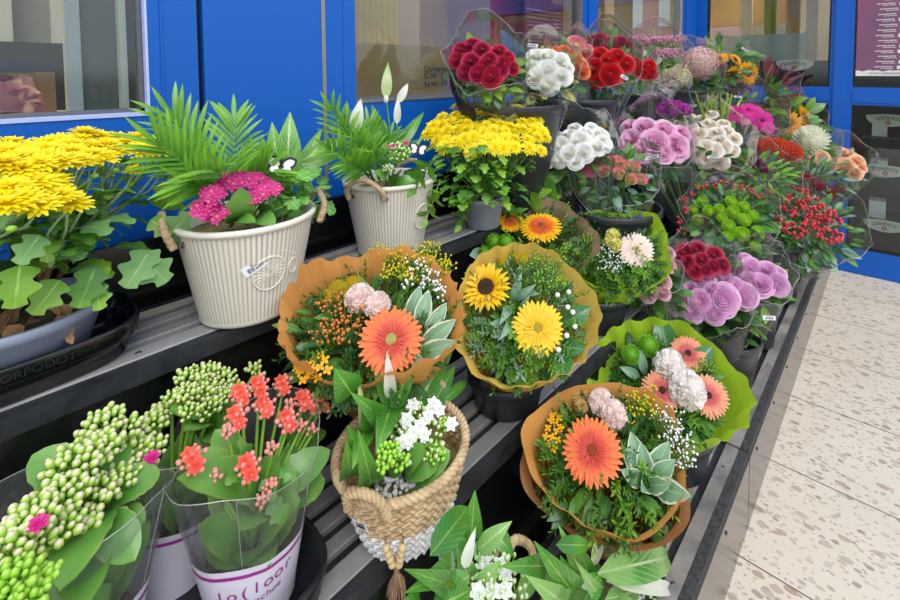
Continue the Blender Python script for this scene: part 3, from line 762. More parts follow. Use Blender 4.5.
# white rattan-look pot
def weave_mat():
    m, nt = new_mat('rattan_white'); L = nt.links
    out = N(nt, 'ShaderNodeOutputMaterial'); b = N(nt, 'ShaderNodeBsdfPrincipled'); tc = N(nt, 'ShaderNodeTexCoord')
    sp = N(nt, 'ShaderNodeSeparateXYZ'); L.new(tc.outputs['UV'], sp.inputs[0])
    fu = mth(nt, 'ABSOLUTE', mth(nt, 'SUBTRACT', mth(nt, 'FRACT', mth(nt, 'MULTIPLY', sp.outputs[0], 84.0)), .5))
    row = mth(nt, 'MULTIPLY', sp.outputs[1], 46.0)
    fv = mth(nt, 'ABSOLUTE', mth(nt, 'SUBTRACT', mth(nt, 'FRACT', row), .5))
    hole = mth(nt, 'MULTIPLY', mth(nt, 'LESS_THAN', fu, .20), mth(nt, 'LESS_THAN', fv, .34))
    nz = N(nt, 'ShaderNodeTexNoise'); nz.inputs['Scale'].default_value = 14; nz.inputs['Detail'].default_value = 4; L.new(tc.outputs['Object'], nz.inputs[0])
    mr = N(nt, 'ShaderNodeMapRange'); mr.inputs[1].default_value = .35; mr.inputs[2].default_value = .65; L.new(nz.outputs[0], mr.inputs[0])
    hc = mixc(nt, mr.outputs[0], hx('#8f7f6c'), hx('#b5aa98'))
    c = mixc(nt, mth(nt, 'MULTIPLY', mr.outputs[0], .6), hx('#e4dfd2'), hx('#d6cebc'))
    c = mixc(nt, mth(nt, 'MULTIPLY', hole, .85), c, hc)  # recess shade of the weave gaps put into the colour as darker tan
    L.new(c, b.inputs['Base Color']); b.inputs['Roughness'].default_value = .45
    bp = N(nt, 'ShaderNodeBump'); bp.inputs['Strength'].default_value = .7; bp.inputs['Distance'].default_value = .002
    L.new(mth(nt, 'SUBTRACT', 1.0, hole), bp.inputs['Height']); L.new(bp.outputs[0], b.inputs['Normal'])
    L.new(b.outputs[0], out.inputs[0]); return m
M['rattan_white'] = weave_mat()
defm('rattan_plain', '#e2dccd', .45)
defm('rattan_groove', '#c4baa4', .6)

def rope(parent, pts, r=.008, name='rope_handle', m='rope', strands=3, turns=9, label=None):
    """twisted rope along a path"""
    mb = MB(); n = len(pts)*8
    def path(s):
        s = s*(len(pts)-1); i = min(int(s), len(pts)-2); f = s-i
        p = [pts[max(i-1, 0)], pts[i], pts[i+1], pts[min(i+2, len(pts)-1)]]
        return .5*((2*p[1])+(p[2]-p[0])*f+(2*p[0]-5*p[1]+4*p[2]-p[3])*f*f+(-p[0]+3*p[1]-3*p[2]+p[3])*f**3)
    pts = [V(p) for p in pts]
    for k in range(strands):
        cl = []
        x = None
        for i in range(n+1):
            s = i/n; P = path(s); d = (path(min(1, s+.01))-path(max(0, s-.01))).normalized()
            if x is None: x = d.orthogonal().normalized()
            x = (x-d*x.dot(d)).normalized(); y = d.cross(x); a = 2*pi*(turns*s+k/strands)
            cl.append(P+(x*cos(a)+y*sin(a))*r*.5)
        mb.tube(cl, r*.58, 6)
    return part(name, mb, parent, I4, [m], label)

def rattan_pot(c, h, rt, rb, label, sticker_at=None, medal_az=None, handle_az=None, bike=False):
    t = thing('rattan_planter', label, 'planter', c, 'white rattan-look planters')
    mb = MB(); T = Matrix.Translation(c)
    mb.grid([[T @ V(((rb+(rt-rb)*v)*cos(2*pi*i/72), (rb+(rt-rb)*v)*sin(2*pi*i/72), .012+(h-.022)*v)) for i in range(72)] for v in [j/12 for j in range(13)]], 0, close=True)
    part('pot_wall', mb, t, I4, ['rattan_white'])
    mb = MB(); mb.lathe([(rt-.002, h-.012), (rt+.004, h-.012), (rt+.006, h-.004), (rt+.003, h), (rt-.003, h), (rt-.006, h-.006), (rb-.004, .02), (0, .02)], 64, T); mb.lathe([(0, 0), (rb-.006, 0), (rb, .005), (rb+.001, .013)], 64, T)
    part('rim', mb, t, I4, ['rattan_plain'])
    mb = MB(); mb.lathe([(0, h-.030), (rt*.5, h-.028), (rt-.008, h-.034)], 40, T); part('soil', mb, t, I4, ['moss'])
    def surf(az, z, off=0):
        r = rb+(rt-rb)*z/h+off
        return c+V((r*cos(az), r*sin(az), z))
    if medal_az is not None:
        mb = MB(); zc = h*.52; R = .034
        mb.tube([surf(medal_az+R*cos(a)/(rt*.95), zc+R*sin(a), .001) for a in [2*pi*i/28 for i in range(29)]], .0016, 5)
        for i in range(22):
            a = 2*pi*i/22; mb.tube([surf(medal_az+q*cos(a)/(rt*.95), zc+q*sin(a), .0008) for q in (.006, R)], .0009, 4)
        if bike:
            m2 = medal_az+.056/(rt*.95)
            mb.tube([surf(m2+.012*cos(a)/(rt*.95), zc-.002+.016*sin(a), .001) for a in [2*pi*i/18 for i in range(19)]], .0012, 5)
            mb.tube([surf(medal_az-.01, zc+.036, .001), surf(medal_az+.25, zc+.038, .001), surf(medal_az+.52, zc+.018, .001)], .001, 4)
        part('wheel_relief', mb, t, I4, ['rattan_plain'])
    for az in (handle_az or []):
        s = V((-sin(az), cos(az), 0)); P = surf(az, h-.03, .008)
        rope(t, [P-s*.05+V((0, 0, -.002)), P-s*.046+V((0, 0, .03))+V((cos(az), sin(az), 0))*.012, P+V((0, 0, .052))+V((cos(az), sin(az), 0))*.014, P+s*.046+V((0, 0, .03))+V((cos(az), sin(az), 0))*.012, P+s*.05+V((0, 0, -.002))], .0075)
        for sg in (-1, 1):
            g = MB(); g.lathe([(0, .004), (.0055, .004), (.007, 0)], 12, frame(surf(az+sg*.05/rt, h-.03, .001), V((cos(az), sin(az), .1)))); part('grommet', g, t, I4, ['bolt'])
    if sticker_at:
        az, z, tilt = sticker_at; n = V((cos(az), sin(az), 0)); r = rb+(rt-rb)*z/h
        up = (V((0, 0, 1))*cos(tilt)+V((-sin(az), cos(az), 0))*sin(tilt))
        sticker(t, surf(az, z), n, up, .042, .021, curve=r)
    return t
# ================================================================ FLOWER HEADS (unit radius, facing +Z)
def rz(a): return Matrix.Rotation(a, 4, 'Z')
def ry(a): return Matrix.Rotation(a, 4, 'Y')
def tr(x, y, z): return Matrix.Translation((x, y, z))
HC = {}

def ring(mb, n, r0, r1, w, z, lift, curl, prof='petal', mat_=0, cup=.12, rows=4, jit=.06, cross=2):
    for i in range(n):
        a = 2*pi*(i+U(-.25, .25))/n
        mb.blade(rz(a) @ tr(r0, 0, z+U(-.01, .01)), (r1-r0)*U(1-jit, 1+jit), w*U(.9, 1.1), prof, (lift+U(-.06, .06), curl), cup, rows, mat_, twist=U(-.15, .15), cross=cross)

def head(kind, mats, var=0):
    """returns (petal mesh, centre mesh or None)"""
    key = (kind, tuple(mats), var)
    if key in HC: return HC[key]
    mb = MB(); ce = None
    if kind == 'gerbera':
        ring(mb, 32, .2, 1.0, .185, .02, .08, -.22)
        ring(mb, 30, .18, .88, .16, .05, .15, -.25)
        ring(mb, 26, .16, .56, .075, .07, .35, -.5, mat_=1, rows=3)
        ring(mb, 24, .13, .42, .06, .09, .5, -.6, mat_=1, rows=3)
        ring(mb, 20, .10, .30, .05, .10, .7, -.7, mat_=1, rows=3)
        ce = MB(); ce.lathe([(.19, .08), (.18, .13), (.13, .155), (.05, .14), (0, .135)], 20)
        ring(ce, 18, .13, .20, .03, .12, 1.0, -.5, rows=2)
    elif kind == 'sunflower':
        ring(mb, 24, .3, 1.0, .22, .02, .25, -.25, 'point', rows=5, jit=.12)
        ring(mb, 20, .28, .92, .20, .05, .45, -.45, 'point', rows=5, jit=.15)
        ring(mb, 16, .26, .72, .16, .08, .75, -.5, 'point', rows=4, jit=.2)
        ce = MB(); ce.lathe([(.38, .04), (.36, .12), (.25, .17), (.1, .16), (0, .15)], 24)
        for i in range(120):
            a = i*2.39996; r = .36*sqrt((i+.5)/120); ce.ball(V((r*cos(a), r*sin(a), .16-.06*(r/.36)**3)), .022, 0, 5, 3)
    elif kind == 'daisymum':
        ring(mb, 17, .04, 1.0, .27, 0, .05, -.1, rows=3, jit=.1, cross=2)
        ring(mb, 14, .04, .85, .25, .06, .28, -.15, rows=3, jit=.12)
        ring(mb, 11, .03, .62, .22, .12, .55, -.15, rows=3, jit=.15)
        ring(mb, 8, .02, .38, .16, .15, .95, -.1, rows=2)
    elif kind == 'pompon':
        n = 130
        for i in range(n):
            f = (i+.5)/n; a = i*2.39996; ph = f**.6*pi*.56
            d = V((sin(ph)*cos(a), sin(ph)*sin(a), cos(ph)))
            T = bframe(V(d*.5), d+V((0, 0, .15)), V((0, 0, 1)) if ph > .25 else V((cos(a), sin(a), 0)))
            mb.blade(T, .50*(.7+.3*f), .17, 'petal', (0.1, .5), .25, 3, 0, cross=2)
        mb.ball(V((0, 0, 0)), .66, 0, 10, 6)
    elif kind == 'flatmum':
        ring(mb, 26, .1, 1.0, .15, .0, .12, -.1, rows=3)
        ring(mb, 24, .1, .88, .14, .08, .3, -.1, rows=3)
        ring(mb, 20, .08, .72, .12, .15, .5, -.1, rows=3)
        ring(mb, 16, .05, .5, .10, .2, .8, 0, rows=2)
        ring(mb, 10, .02, .28, .08, .2, 1.2, 0, rows=2)
    elif kind == 'carnation':
        n = 80
        for i in range(n):
            f = (i+.5)/n; a = i*2.39996+U(-.2, .2); ph = f**.6*1.6
            d = V((sin(ph)*cos(a), sin(ph)*sin(a), cos(ph))); o_ = V((cos(a), sin(a), 0))
            tg = V((U(-1, 1), U(-1, 1), U(-1, 1))); tg = (tg-d*tg.dot(d)).normalized()+o_*.5
            T = bframe(d*.66-tg*.12, d*.62+tg*.6, d)
            L = .44*U(.85, 1.1); w = .52; rows = []
            for j in range(3):
                v = j/2; ww = w*(.4+.6*v)
                rows.append([T @ V((L*v+(.035*((q % 2)*2-1) if j == 2 else 0)-.10*v*(abs(q-4)/4)**2, ww*(q-4)/8, .04*v*sin(q*1.9+i)+.05*v*v)) for q in range(9)])
            mb.grid(rows, vr=(.4, 1))
        mb.grid([[V((.80*sin(b)*cos(a), .80*sin(b)*sin(a), .80*cos(b))) for a in [2*pi*i/20 for i in range(20)]] for b in [pi*j/10+.001 for j in range(10)]], 0, close=True, vr=(.6, 1))
    elif kind == 'trick':
        mb.ball(V((0, 0, 0)), .78, 0, 14, 9)
        for i in range(260):
            f = (i+.5)/260; a = i*2.39996; z = 1-1.7*f; r = sqrt(max(0, 1-z*z)); d = V((r*cos(a), r*sin(a), z))
            T = bframe(d*.7, d+V((U(-.3, .3), U(-.3, .3), U(-.3, .3))), V((0.1, .2, 1)))
            mb.blade(T, .34, .09, 'point', (0, 0), .1, 2, 0, cross=1)
    elif kind in ('rose', 'roseopen', 'peony', 'bud_rose'):
        n = {'rose': 26, 'roseopen': 30, 'peony': 48, 'bud_rose': 14}[kind]
        hh = {'rose': 1.15, 'roseopen': .95, 'peony': 1.05, 'bud_rose': 1.8}[kind]
        for i in range(n):
            f = i/(n-1); a0 = i*2.39996+U(-.2, .2)
            r = .05+.78*f**.9; fall = .52 if kind != 'bud_rose' else .3
            hgt = hh*(1.0-fall*f**1.6)+U(-.025, .025); w3 = 0.
            hgt = min(hgt, hh*.97-max(0, .27-r)*.45*hh)
            if kind == 'peony': hgt += U(-.08, .08); w3 = .045
            if kind == 'bud_rose': r = .06+.5*f
            hw = 1.6-.55*f; lip = .08+.17*f*f if kind != 'bud_rose' else .04+.10*f
            rows = []
            for j in range(7):
                v = j/6; row = []
                for q in range(9):
                    uu = q/4-1; vv = v*hgt
                    rad = r*(.35+.65*sin(min(1, v*1.5)*pi/2)) - .05*r*max(0, v-.5) + lip*max(0, (v-.72)/.28)**1.5*(1-.3*uu*uu)
                    z = hgt*(v-.05*abs(uu)**3*v) - lip*.55*max(0, (v-.86)/.14)**1.5 - .14*hgt*abs(uu)**4*v
                    w_ = w3*sin(uu*7+i*1.7)*v+.010*sin(uu*5+i)*v
                    aa = a0+hw*uu*(.5+.5*sin(min(1, v*1.4)*pi/2))*(1-.10*max(0, v-.7))
                    row.append(V(((rad+w_)*cos(aa), (rad+w_)*sin(aa), z-hh*.45)))
                rows.append(row)
            mb.grid(rows)
        if kind != 'bud_rose': mb.lathe([(.80, -hh*.45), (.80, hh*(1-fall)-.26-hh*.45)]+[(.80*q, hh*(1-fall*q**1.6)-.26-hh*.45) for q in (.85, .65, .45, .25, .1, 0)], 16, vr=(.35, .6))
        # sepals
        for i in range(5):
            mb.blade(rz(i*2*pi/5) @ tr(.05, 0, -hh*.47), .6, .22, 'point', (.2, 1.0), .1, 3, 1)
    elif kind == 'hydrangea':
        n = 150
        for i in range(n):
            f = (i+.5)/n; a = i*2.39996; z = 1-1.25*f; r = sqrt(max(0, 1-z*z)); d = V((r*cos(a), r*sin(a), z))
            T = frame(d*U(.9, 1.0), d) @ rz(U(0, 6)); s = .125
            for k in range(4): mb.blade(T @ rz(k*pi/2), s, s*.95, 'round', (.2, -.3), .1, 2, 0, cross=2)
            mb.ball(T @ V((0, 0, .01)), .03, 0, 4, 2)
        mb.ball(V((0, 0, 0)), .80, 1, 12, 8)
    elif kind == 'floret':
        for k in range(3):
            m = 6 if k < 2 else 4
            for i in range(m):
                mb.blade(rz(2*pi*i/m+k*.5) @ tr(.05, 0, .06*k), 1-.27*k, .62-.12*k, 'petal', (.15+.3*k, -.3), .12, 3, 0)
    elif kind == 'floret4':
        for i in range(4): mb.blade(rz(pi*i/2) @ tr(.06, 0, 0), .95, .72, 'petal', (.15, -.3), .1, 3, 0)
        mb.ball(V((0, 0, .06)), .12, 0, 5, 3)
    elif kind == 'carnspray':
        for i in range(30):
            f = (i+.5)/30; a = i*2.4; ph = f**.7*1.3; d = V((sin(ph)*cos(a), sin(ph)*sin(a), cos(ph)))
            mb.blade(bframe(d*.2, d, V((cos(a+1), sin(a+1), .3))), .8, .5, 'fan', (0, .2), .1, 2, 0, cross=4, wav=.12)
    elif kind == 'pincushion':
        for i in range(150):
            f = (i+.5)/150; a = i*2.4; ph = f**.5*1.45; d = V((sin(ph)*cos(a), sin(ph)*sin(a), cos(ph)*.6))
            p = d*.3; mb.tube([p, d*.8, d*1.0+V((0, 0, .12))], [.03, .025, .05], 4, 0)
    me = mb.mesh(kind+'_petals', mats); cm = None
    HC[key] = (me, ce)
    return HC[key]

CM = {}
def put_head(parent, name, kind, mats, P, n, R, var=0, centre=None, label=None, spin=None, flat=1.0):
    me, ce = head(kind, mats, var)
    Mw = frame(P, n) @ rz(U(0, 6.28) if spin is None else spin) @ Matrix.Diagonal((R, R, R*flat, 1))
    o = part(name, me, parent, Mw, label=label)
    if ce is not None:
        k = (kind, centre)
        if k not in CM: CM[k] = ce.mesh('flower_centre', [centre])
        part('flower_centre', CM[k], o, Mw)
    return o

def tocam(p): return (CAM-p).normalized()

def jit(n, a): return (n+V((U(-a, a), U(-a, a), U(-a, a)))).normalized()

def place_heads(parent, name, kind, mats, pts, c, n, R, dome=.03, Rd=.15, tilt=.45, nvar=3, centre=None, face=None, jitter=.12, flat=1.0):
    """heads over the opening disc (centre c, normal n): pts are (px, py[, radius in px])"""
    out = []
    for i, q in enumerate(pts):
        P = on_plane(q[0], q[1], c, n)
        rad = P-c; k = min(1.2, rad.length/Rd)
        P = P+tocam(P)*dome*(1-k*k)
        r = q[2]*depth(P)/F if len(q) > 2 else R
        d = (n+rad.normalized()*tilt*k if rad.length > 1e-4 else n)
        if face: d = d*(1-face)+tocam(P)*face
        d = jit(d, jitter)
        put_head(parent, name, kind, mats, P, d, r, i % nvar, centre, flat=flat)
        out.append((P, d, r))
    return out

def stems(parent, heads_, base, m='stem', r=.0022, n=5, name='stems', spread=.03):
    mb = MB()
    for P, d, R in heads_:
        b = base+V((U(-spread, spread), U(-spread, spread), 0))
        s = P-d*R*.5; L = (s-b).length
        mb.tube([s, s-d*min(.06, L*.3), b+(s-b)*.35, b], r, n, 0, cap=False)
    return part(name, mb, parent, I4, [m])

def leafy(parent, c, n, R, k, mats, L=(.05, .08), W=.4, depth_=(.0, .05), prof='leaf', name='foliage', up=.6, kind='single', arch=(-.1, -.5), axis=None, inner=0., rows=5, rsc=1.0):
    """scattered leaves filling a bouquet disc; 'sprig' grows small leaves along a twig"""
    mb = MB(); T = frame(c, n)
    for i in range(k):
        rr = R*sqrt(U(inner, 1)); a = U(0, 2*pi)
        out = T.to_3x3() @ V((cos(a), sin(a), 0))
        P = T @ V((rr*cos(a), rr*sin(a), -U(*depth_)))
        d = jit(n*up+out*(.3+rr/R*rsc), .35)
        l = U(*L); mi = i % len(mats)
        if kind == 'single':
            mb.blade(bframe(P, d, jit(n, .4)), l, l*W, prof, arch, .12, rows, mi, U(-.4, .4), cross=4 if prof in('lobed', 'lily') else 2)
        else:
            sprig(mb, P-d*l*.3, d, l, mi, W, prof)
    return part(name, mb, parent, I4, mats)

def sprig(mb, P, d, L, mi=0, W=.4, prof='leaf', nl=6, leaf=.42, stem_m=None):
    d = d.normalized(); side = jit(d.orthogonal(), .1); bend = side*.15*L
    pts = [P+d*L*t+bend*t*t for t in (0, .33, .66, 1)]
    mb.tube(pts, [L*.018, L*.015, L*.012, L*.006], 4, mi if stem_m is None else stem_m, cap=False)
    for j in range(nl):
        t = .25+.75*j/(nl-1); p = P+d*L*t+bend*t*t
        s2 = side if j % 2 == 0 else d.cross(side)
        for sg in (1, -1):
            if j == nl-1 and sg < 0: continue
            dd = (d*.7+s2*sg*(.9 if j < nl-1 else 0)+V((U(-.15, .15), U(-.15, .15), U(0, .2))))
            l = L*leaf*U(.75, 1.1)*(1-.35*t)
            mb.blade(bframe(p, dd, d+V((0, 0, .3))), l, l*W, prof, (.1, -.5), .12, 4, mi)

def wrap(parent, c, n, base, R, m, name='paper_wrap', ax=(1, 1), rip=(.05, 13), lobes=(.08, 4, 0.), flare=.05, nseg=120, bottom_r=.05, hs=None, spin=0, label=None, back=None, seed=0., prof=None):
    """pleated paper (or film) cone from base to a flared rim around centre c with opening normal n"""
    mb = MB(); axis = (c-base).normalized(); D = (c-base).length
    T = frame(V((0, 0, 0)), n).to_3x3(); ex = T @ V((1, 0, 0))
    if back is not None: ex = (back-n*back.dot(n)).normalized()
    rows = []
    hs = hs or [(-1, None), (-.75, None), (-.5, None), (-.3, None), (-.12, None), (0, None), (.5, None), (1, None)]
    pr = prof or {-1: 0.0, -.75: .20, -.5: .44, -.3: .64, -.12: .80, 0: .86, .5: .93, 1: 1.0}
    for h, _ in hs:
        cen = c+n*flare*h if h > 0 else c+(base-c)*(-h)
        nn = (n*(1+min(0, h))+axis*(-min(0, h))).normalized()
        x = (ex-nn*ex.dot(nn)).normalized(); y = nn.cross(x)
        k = pr[h]; rad = bottom_r+(R-bottom_r)*k; row = []
        amp = max(0, k-.2)
        for i in range(nseg):
            a = 2*pi*i/nseg
            tri = abs(((a*rip[1]/(2*pi)+.37*sin(a*2+seed)) % 1)*2-1)*2-1
            tri = tri*(.7+.3*sin(a*3+1.3+seed))
            r = rad*(1+amp*rip[0]*tri+amp*lobes[0]*cos(lobes[1]*(a+lobes[2])))
            dz = amp*flare*(.5*lobes[0]*6*cos(lobes[1]*(a+lobes[2]))+.25*sin(a*5+seed))*max(0, h+.1)+amp*R*rip[0]*1.3*(abs(((a*rip[1]/(2*pi)+.37*sin(a*2+seed)+.3) % 1)*2-1)*2-1)+R*.012*noise.noise(V((cos(a)*5+seed, sin(a)*5, k*5)))
            row.append(cen+(x*cos(a)*ax[0]+y*sin(a)*ax[1])*r+nn*dz)
        rows.append(row)
    mb.grid(rows, 0, close=True, smooth=False)
    return part(name, mb, parent, I4, [m], label)

def sleeve(parent, c, n, base, R, m='film', up=.05, name='clear_sleeve', bottom_r=.05, back=None, seed=0., ax=(1, 1), peak=.07, crump=.05):
    """crinkled clear film cone with a peaked back edge"""
    mb = MB(); axis = (c-base).normalized()
    ex = back if back is not None else V((0, 0, 1))
    rows = []; ns = 72; nr = 14
    for j in range(nr+1):
        v = j/nr; h = v*1.12
        cen = base+(c-base)*min(1, h)+n*max(0, h-1)*up*8
        nn = (axis*(1-v)+n*v).normalized()
        x = (ex-nn*ex.dot(nn)).normalized(); y = nn.cross(x)
        rad = bottom_r+(R-bottom_r)*min(1, v)**.8
        row = []
        for i in range(ns):
            a = 2*pi*i/ns
            fac = abs(cos(a*3.5+seed))**.6*.05
            nz = noise.noise(V((cos(a)*2+seed, sin(a)*2, v*3)))*crump*2*v+noise.noise(V((cos(a)*6+seed, sin(a)*6, v*7)))*crump*v
            r = rad*(1+fac*v+nz)
            pk = (peak*max(0, cos(a))**2+.03*sin(a*4+seed)+.02*noise.noise(V((cos(a)*5, sin(a)*5, seed))))*v**3
            row.append(cen+(x*cos(a)*ax[0]+y*sin(a)*ax[1])*r+nn*pk)
        rows.append(row)
    mb.grid(rows, 0, close=True)
    mb.tube(rows[-1]+[rows[-1][0]], .0009, 4, 1, cap=False)  # pale tubes along rim and folds, added to imitate film glints
    for q in range(4):
        i0 = int(U(0, ns)); mb.tube([rows[j][(i0+j//4) % ns] for j in range(5, nr+1)], .0007, 4, 1, cap=False)
    return part(name, mb, parent, I4, [m, 'film_edge_glint'])

def lily_leaf(parent, base, tip, W, m='lily_leaf', sag=.0, name='leaf', prof='lily', face=None, cup=.12, rows=10, lift=.25, label=None, twist=0):
    """one broad leaf running from base to tip on an arched midrib"""
    base = V(base); tip = V(tip); d = tip-base; L = d.length; dn = d.normalized()
    f = face if face is not None else tocam((base+tip)/2)
    nrm = (f-dn*f.dot(dn)).normalized(); side = nrm.cross(dn)
    mb = MB(); out = []
    P = PROF[prof]
    for j in range(rows+1):
        v = j/rows; mid = base+d*v+nrm*lift*L*sin(pi*v)*.5+V((0, 0, sag*L*sin(pi*v)))
        w = W*P(v)/2; row = []
        s2 = (side*cos(twist*v)+nrm*sin(twist*v))
        for i in range(7):
            q = i/3-1; row.append(mid+s2*w*q+nrm*(cup*abs(q)*w*2-cup*w*.5+.03*w*sin(v*20+q*2)))
        out.append(row)
    mb.grid(out)
    return part(name, mb, parent, I4, [m], label)

def spray(parent, name, mats, tips, base, ball=.003, per=10, spread=.02, rstem=.0008, branch=True, bn=5, sz=1.0):
    """many tiny blossoms or berries on fine branching stems: mats = [stem, blossom]"""
    mb = MB()
    for P in tips:
        d = (P-base).normalized(); k0 = P-d*spread*1.6
        mb.tube([base+(P-base)*.5, k0], rstem*1.6, 4, 0, cap=False)
        for i in range(per):
            q = P+V((U(-1, 1), U(-1, 1), U(-.7, .9)))*spread
            if branch: mb.tube([k0, (k0+q)/2+V((U(-1, 1), U(-1, 1), U(-1, 1)))*spread*.2, q], rstem, 3, 0, cap=False)
            mb.ball(q, ball*U(.7, 1.15), 1, bn, 3 if bn < 6 else 5, sz=sz)
    return part(name, mb, parent, I4, mats)

def kal_cluster(parent, c, n, R, nb, base, mats=('stem_kal', 'bud'), budr=.0042, florets=None, fl_mat='kal_white', fr=.011, name='bud_cluster', dome=.35):
    """a kalanchoe umbel: branching stalk, plump buds and a few open florets"""
    n = n.normalized(); T = frame(c, n); mb = MB()
    root = c-n*R*1.2
    mb.tube([base, base+(root-base)*.55+V((0, 0, .01)), root], [.0032, .0028, .0024], 6, 0, cap=False)
    knots = []
    for k in range(6):
        a = 2*pi*k/6+U(-.2, .2); kk = T @ V((R*.55*cos(a), R*.55*sin(a), -R*.25)); knots.append(kk)
        mb.tube([root, kk], .0017, 4, 0, cap=False)
    knots.append(T @ V((0, 0, -R*.15))); mb.tube([root, knots[-1]], .0017, 4, 0, cap=False)
    for i in range(nb):
        f = (i+.5)/nb; a = i*2.39996; r = R*sqrt(f)
        p = T @ V((r*cos(a)+U(-1, 1)*R*.06, r*sin(a)+U(-1, 1)*R*.06, R*dome*(1-f)+U(-.12, .12)*R))
        kk = min(knots, key=lambda q: (q-p).length)
        d = jit(n+(p-c).normalized()*.5, .25); s = budr*U(.7, 1.25)
        mb.tube([kk, p-d*s], .0008, 3, 0, cap=False)
        mb.ball(p, s, 1, 6, 5, T=frame(p, d), sz=1.45)
    o = part(name, mb, parent, I4, list(mats))
    for (q, kind) in (florets or []):
        put_head(o, 'floret', kind, [fl_mat], q, jit(n*.5+tocam(q)*.5, .2), fr*U(.9, 1.1), int(U(0, 3)))
    return o

def kal_leaf(parent, base, tip, W, m='kal_leaf', label=None):
    """thick scalloped kalanchoe leaf"""
    base = V(base); tip = V(tip); d = tip-base; L = d.length; dn = d.normalized(); f = jit(tocam(tip)+V((0, 0, .7)), .25)
    nrm = (f-dn*f.dot(dn)).normalized(); side = nrm.cross(dn); mb = MB(); out = []
    for j in range(17):
        v = j/16; w = W/2*(.18+.82*sin(pi*min(1, v*.86+.08))**.8)*(1+.045*cos(v*34))*(sqrt(max(0, 1-((v-.8)/.2)**2))*.95+.05 if v > .8 else 1)
        mid = base+d*v+nrm*L*.16*sin(pi*v)
        out.append([mid+side*w*(i/3-1)+nrm*(.18*w*(abs(i/3-1))**1.5) for i in range(7)])
    low = [[p-nrm*.0018 for p in r] for r in out]
    mb.grid(out); mb.grid([r[::-1] for r in low])
    return part('leaf', mb, parent, I4, [m], label)
SKY = 1.45; SUN = 1.6; EXPO = 0.3
UP = V((0, 0, 1))
def nn(c, a, b, extra=None):
    d = UP*a+tocam(c)*b
    if extra: d = d+V(extra)
    return d.normalized()
def px2m(px, P): return px*depth(P)/F

# ================================================================ TUBS AND BUCKETS
G1 = None
tA = bucket(1.34, 1.085, .9505, .385, .185, .11, 'wide black tub of crimson and white roses by the wall on top tier', 'flower_tub')
tB = bucket(1.85, 1.09, .9505, .38, .155, .10, 'black tub on top tier holding the orange and bright red roses', 'flower_tub')
tC = bucket(2.45, 1.09, .9505, .38, .15, .10, 'black tub on top tier under the pink misty filler bunch', 'flower_tub')
tD = bucket(3.15, 1.08, .9505, .38, .15, .10, 'black tub on top tier holding the two hydrangeas', 'flower_tub')
tE = bucket(3.68, 1.08, .9505, .36, .13, .09, 'farthest black tub on top tier under the small sunflowers', 'flower_tub')
tF = bucket(1.615, .812, .6005, .345, .175, .11, 'glossy black tub on middle tier holding pink-edged green roses', 'flower_tub')
tG = bucket(2.50, .82, .6005, .31, .165, .11, 'black tub on middle tier holding peonies and cream spray roses', 'flower_tub')
tH = bucket(3.48, .82, .6005, .34, .13, .09, 'far black tub on middle tier holding the magenta gerberas', 'flower_tub')
bA = bucket(.63, .905, .6005, .14, .085, .065, 'black bucket hidden under the orange wrapped bouquet on middle tier')
bB = bucket(.905, .75, .6005, .09, .098, .083, 'black bucket under the ochre sunflower bouquet')
bC = bucket(1.39, .75, .6005, .115, .098, .083, 'black bucket under the green bouquet with the cream gerbera')
bD = bucket(1.16, .90, .6005, .16, .09, .075, 'black bucket behind the sunflower bouquet holding the brown paper one')
bE = bucket(1.385, .475, .2505, .13, .10, .082, 'black bucket under the green bouquet with peach gerberas')
bF = bucket(.985, .495, .2505, .13, .108, .09, 'black bucket under the lowest orange bouquet in front')
bP = bucket(1.63, .575, .2505, .20, .085, .07, 'black bucket under the small dusty pink roses')
bL = bucket(1.90, .475, .2505, .195, .125, .095, 'dark grey bucket holding the large lilac roses', m='bucket_black')
bN = bucket(2.27, .455, .2505, .22, .105, .085, 'grey-black bucket just behind the lilac roses, by the front edge')
bI = bucket(2.80, .455, .2505, .30, .12, .095, 'black bucket holding the red berry stems near the edge')
bJ = bucket(3.22, .49, .2505, .32, .12, .095, 'far black bucket holding the orange pincushion flowers on low tier')
bK = bucket(3.70, .47, .2505, .32, .12, .095, 'black bucket on low tier nearest the glazed door')

# ================================================================ WRAPPED BOUQUETS
def bouquet(label, c, n, base, R, paper, group='wrapped mixed bouquets', name='wrapped_bouquet', **k):
    t = thing(name, label, 'bouquet', base, group)
    wrap(t, c, n, base+UP*.02, R, paper, **k)
    return t

def tips_px(lst, c, n, lift=.02):
    return [on_plane(a, b, c, n)+n*lift for a, b in lst]

def leaf_px(parent, m, lst, c, n, W, prof='leaf', name='leaf', lift=.02, **k):
    for (x0, y0, x1, y1) in lst:
        a = on_plane(x0, y0, c, n)-n*.01; b = on_plane(x1, y1, c, n)+n*lift
        lily_leaf(parent, a, b, (b-a).length*W, m, name=name, prof=prof, rows=6, **k)

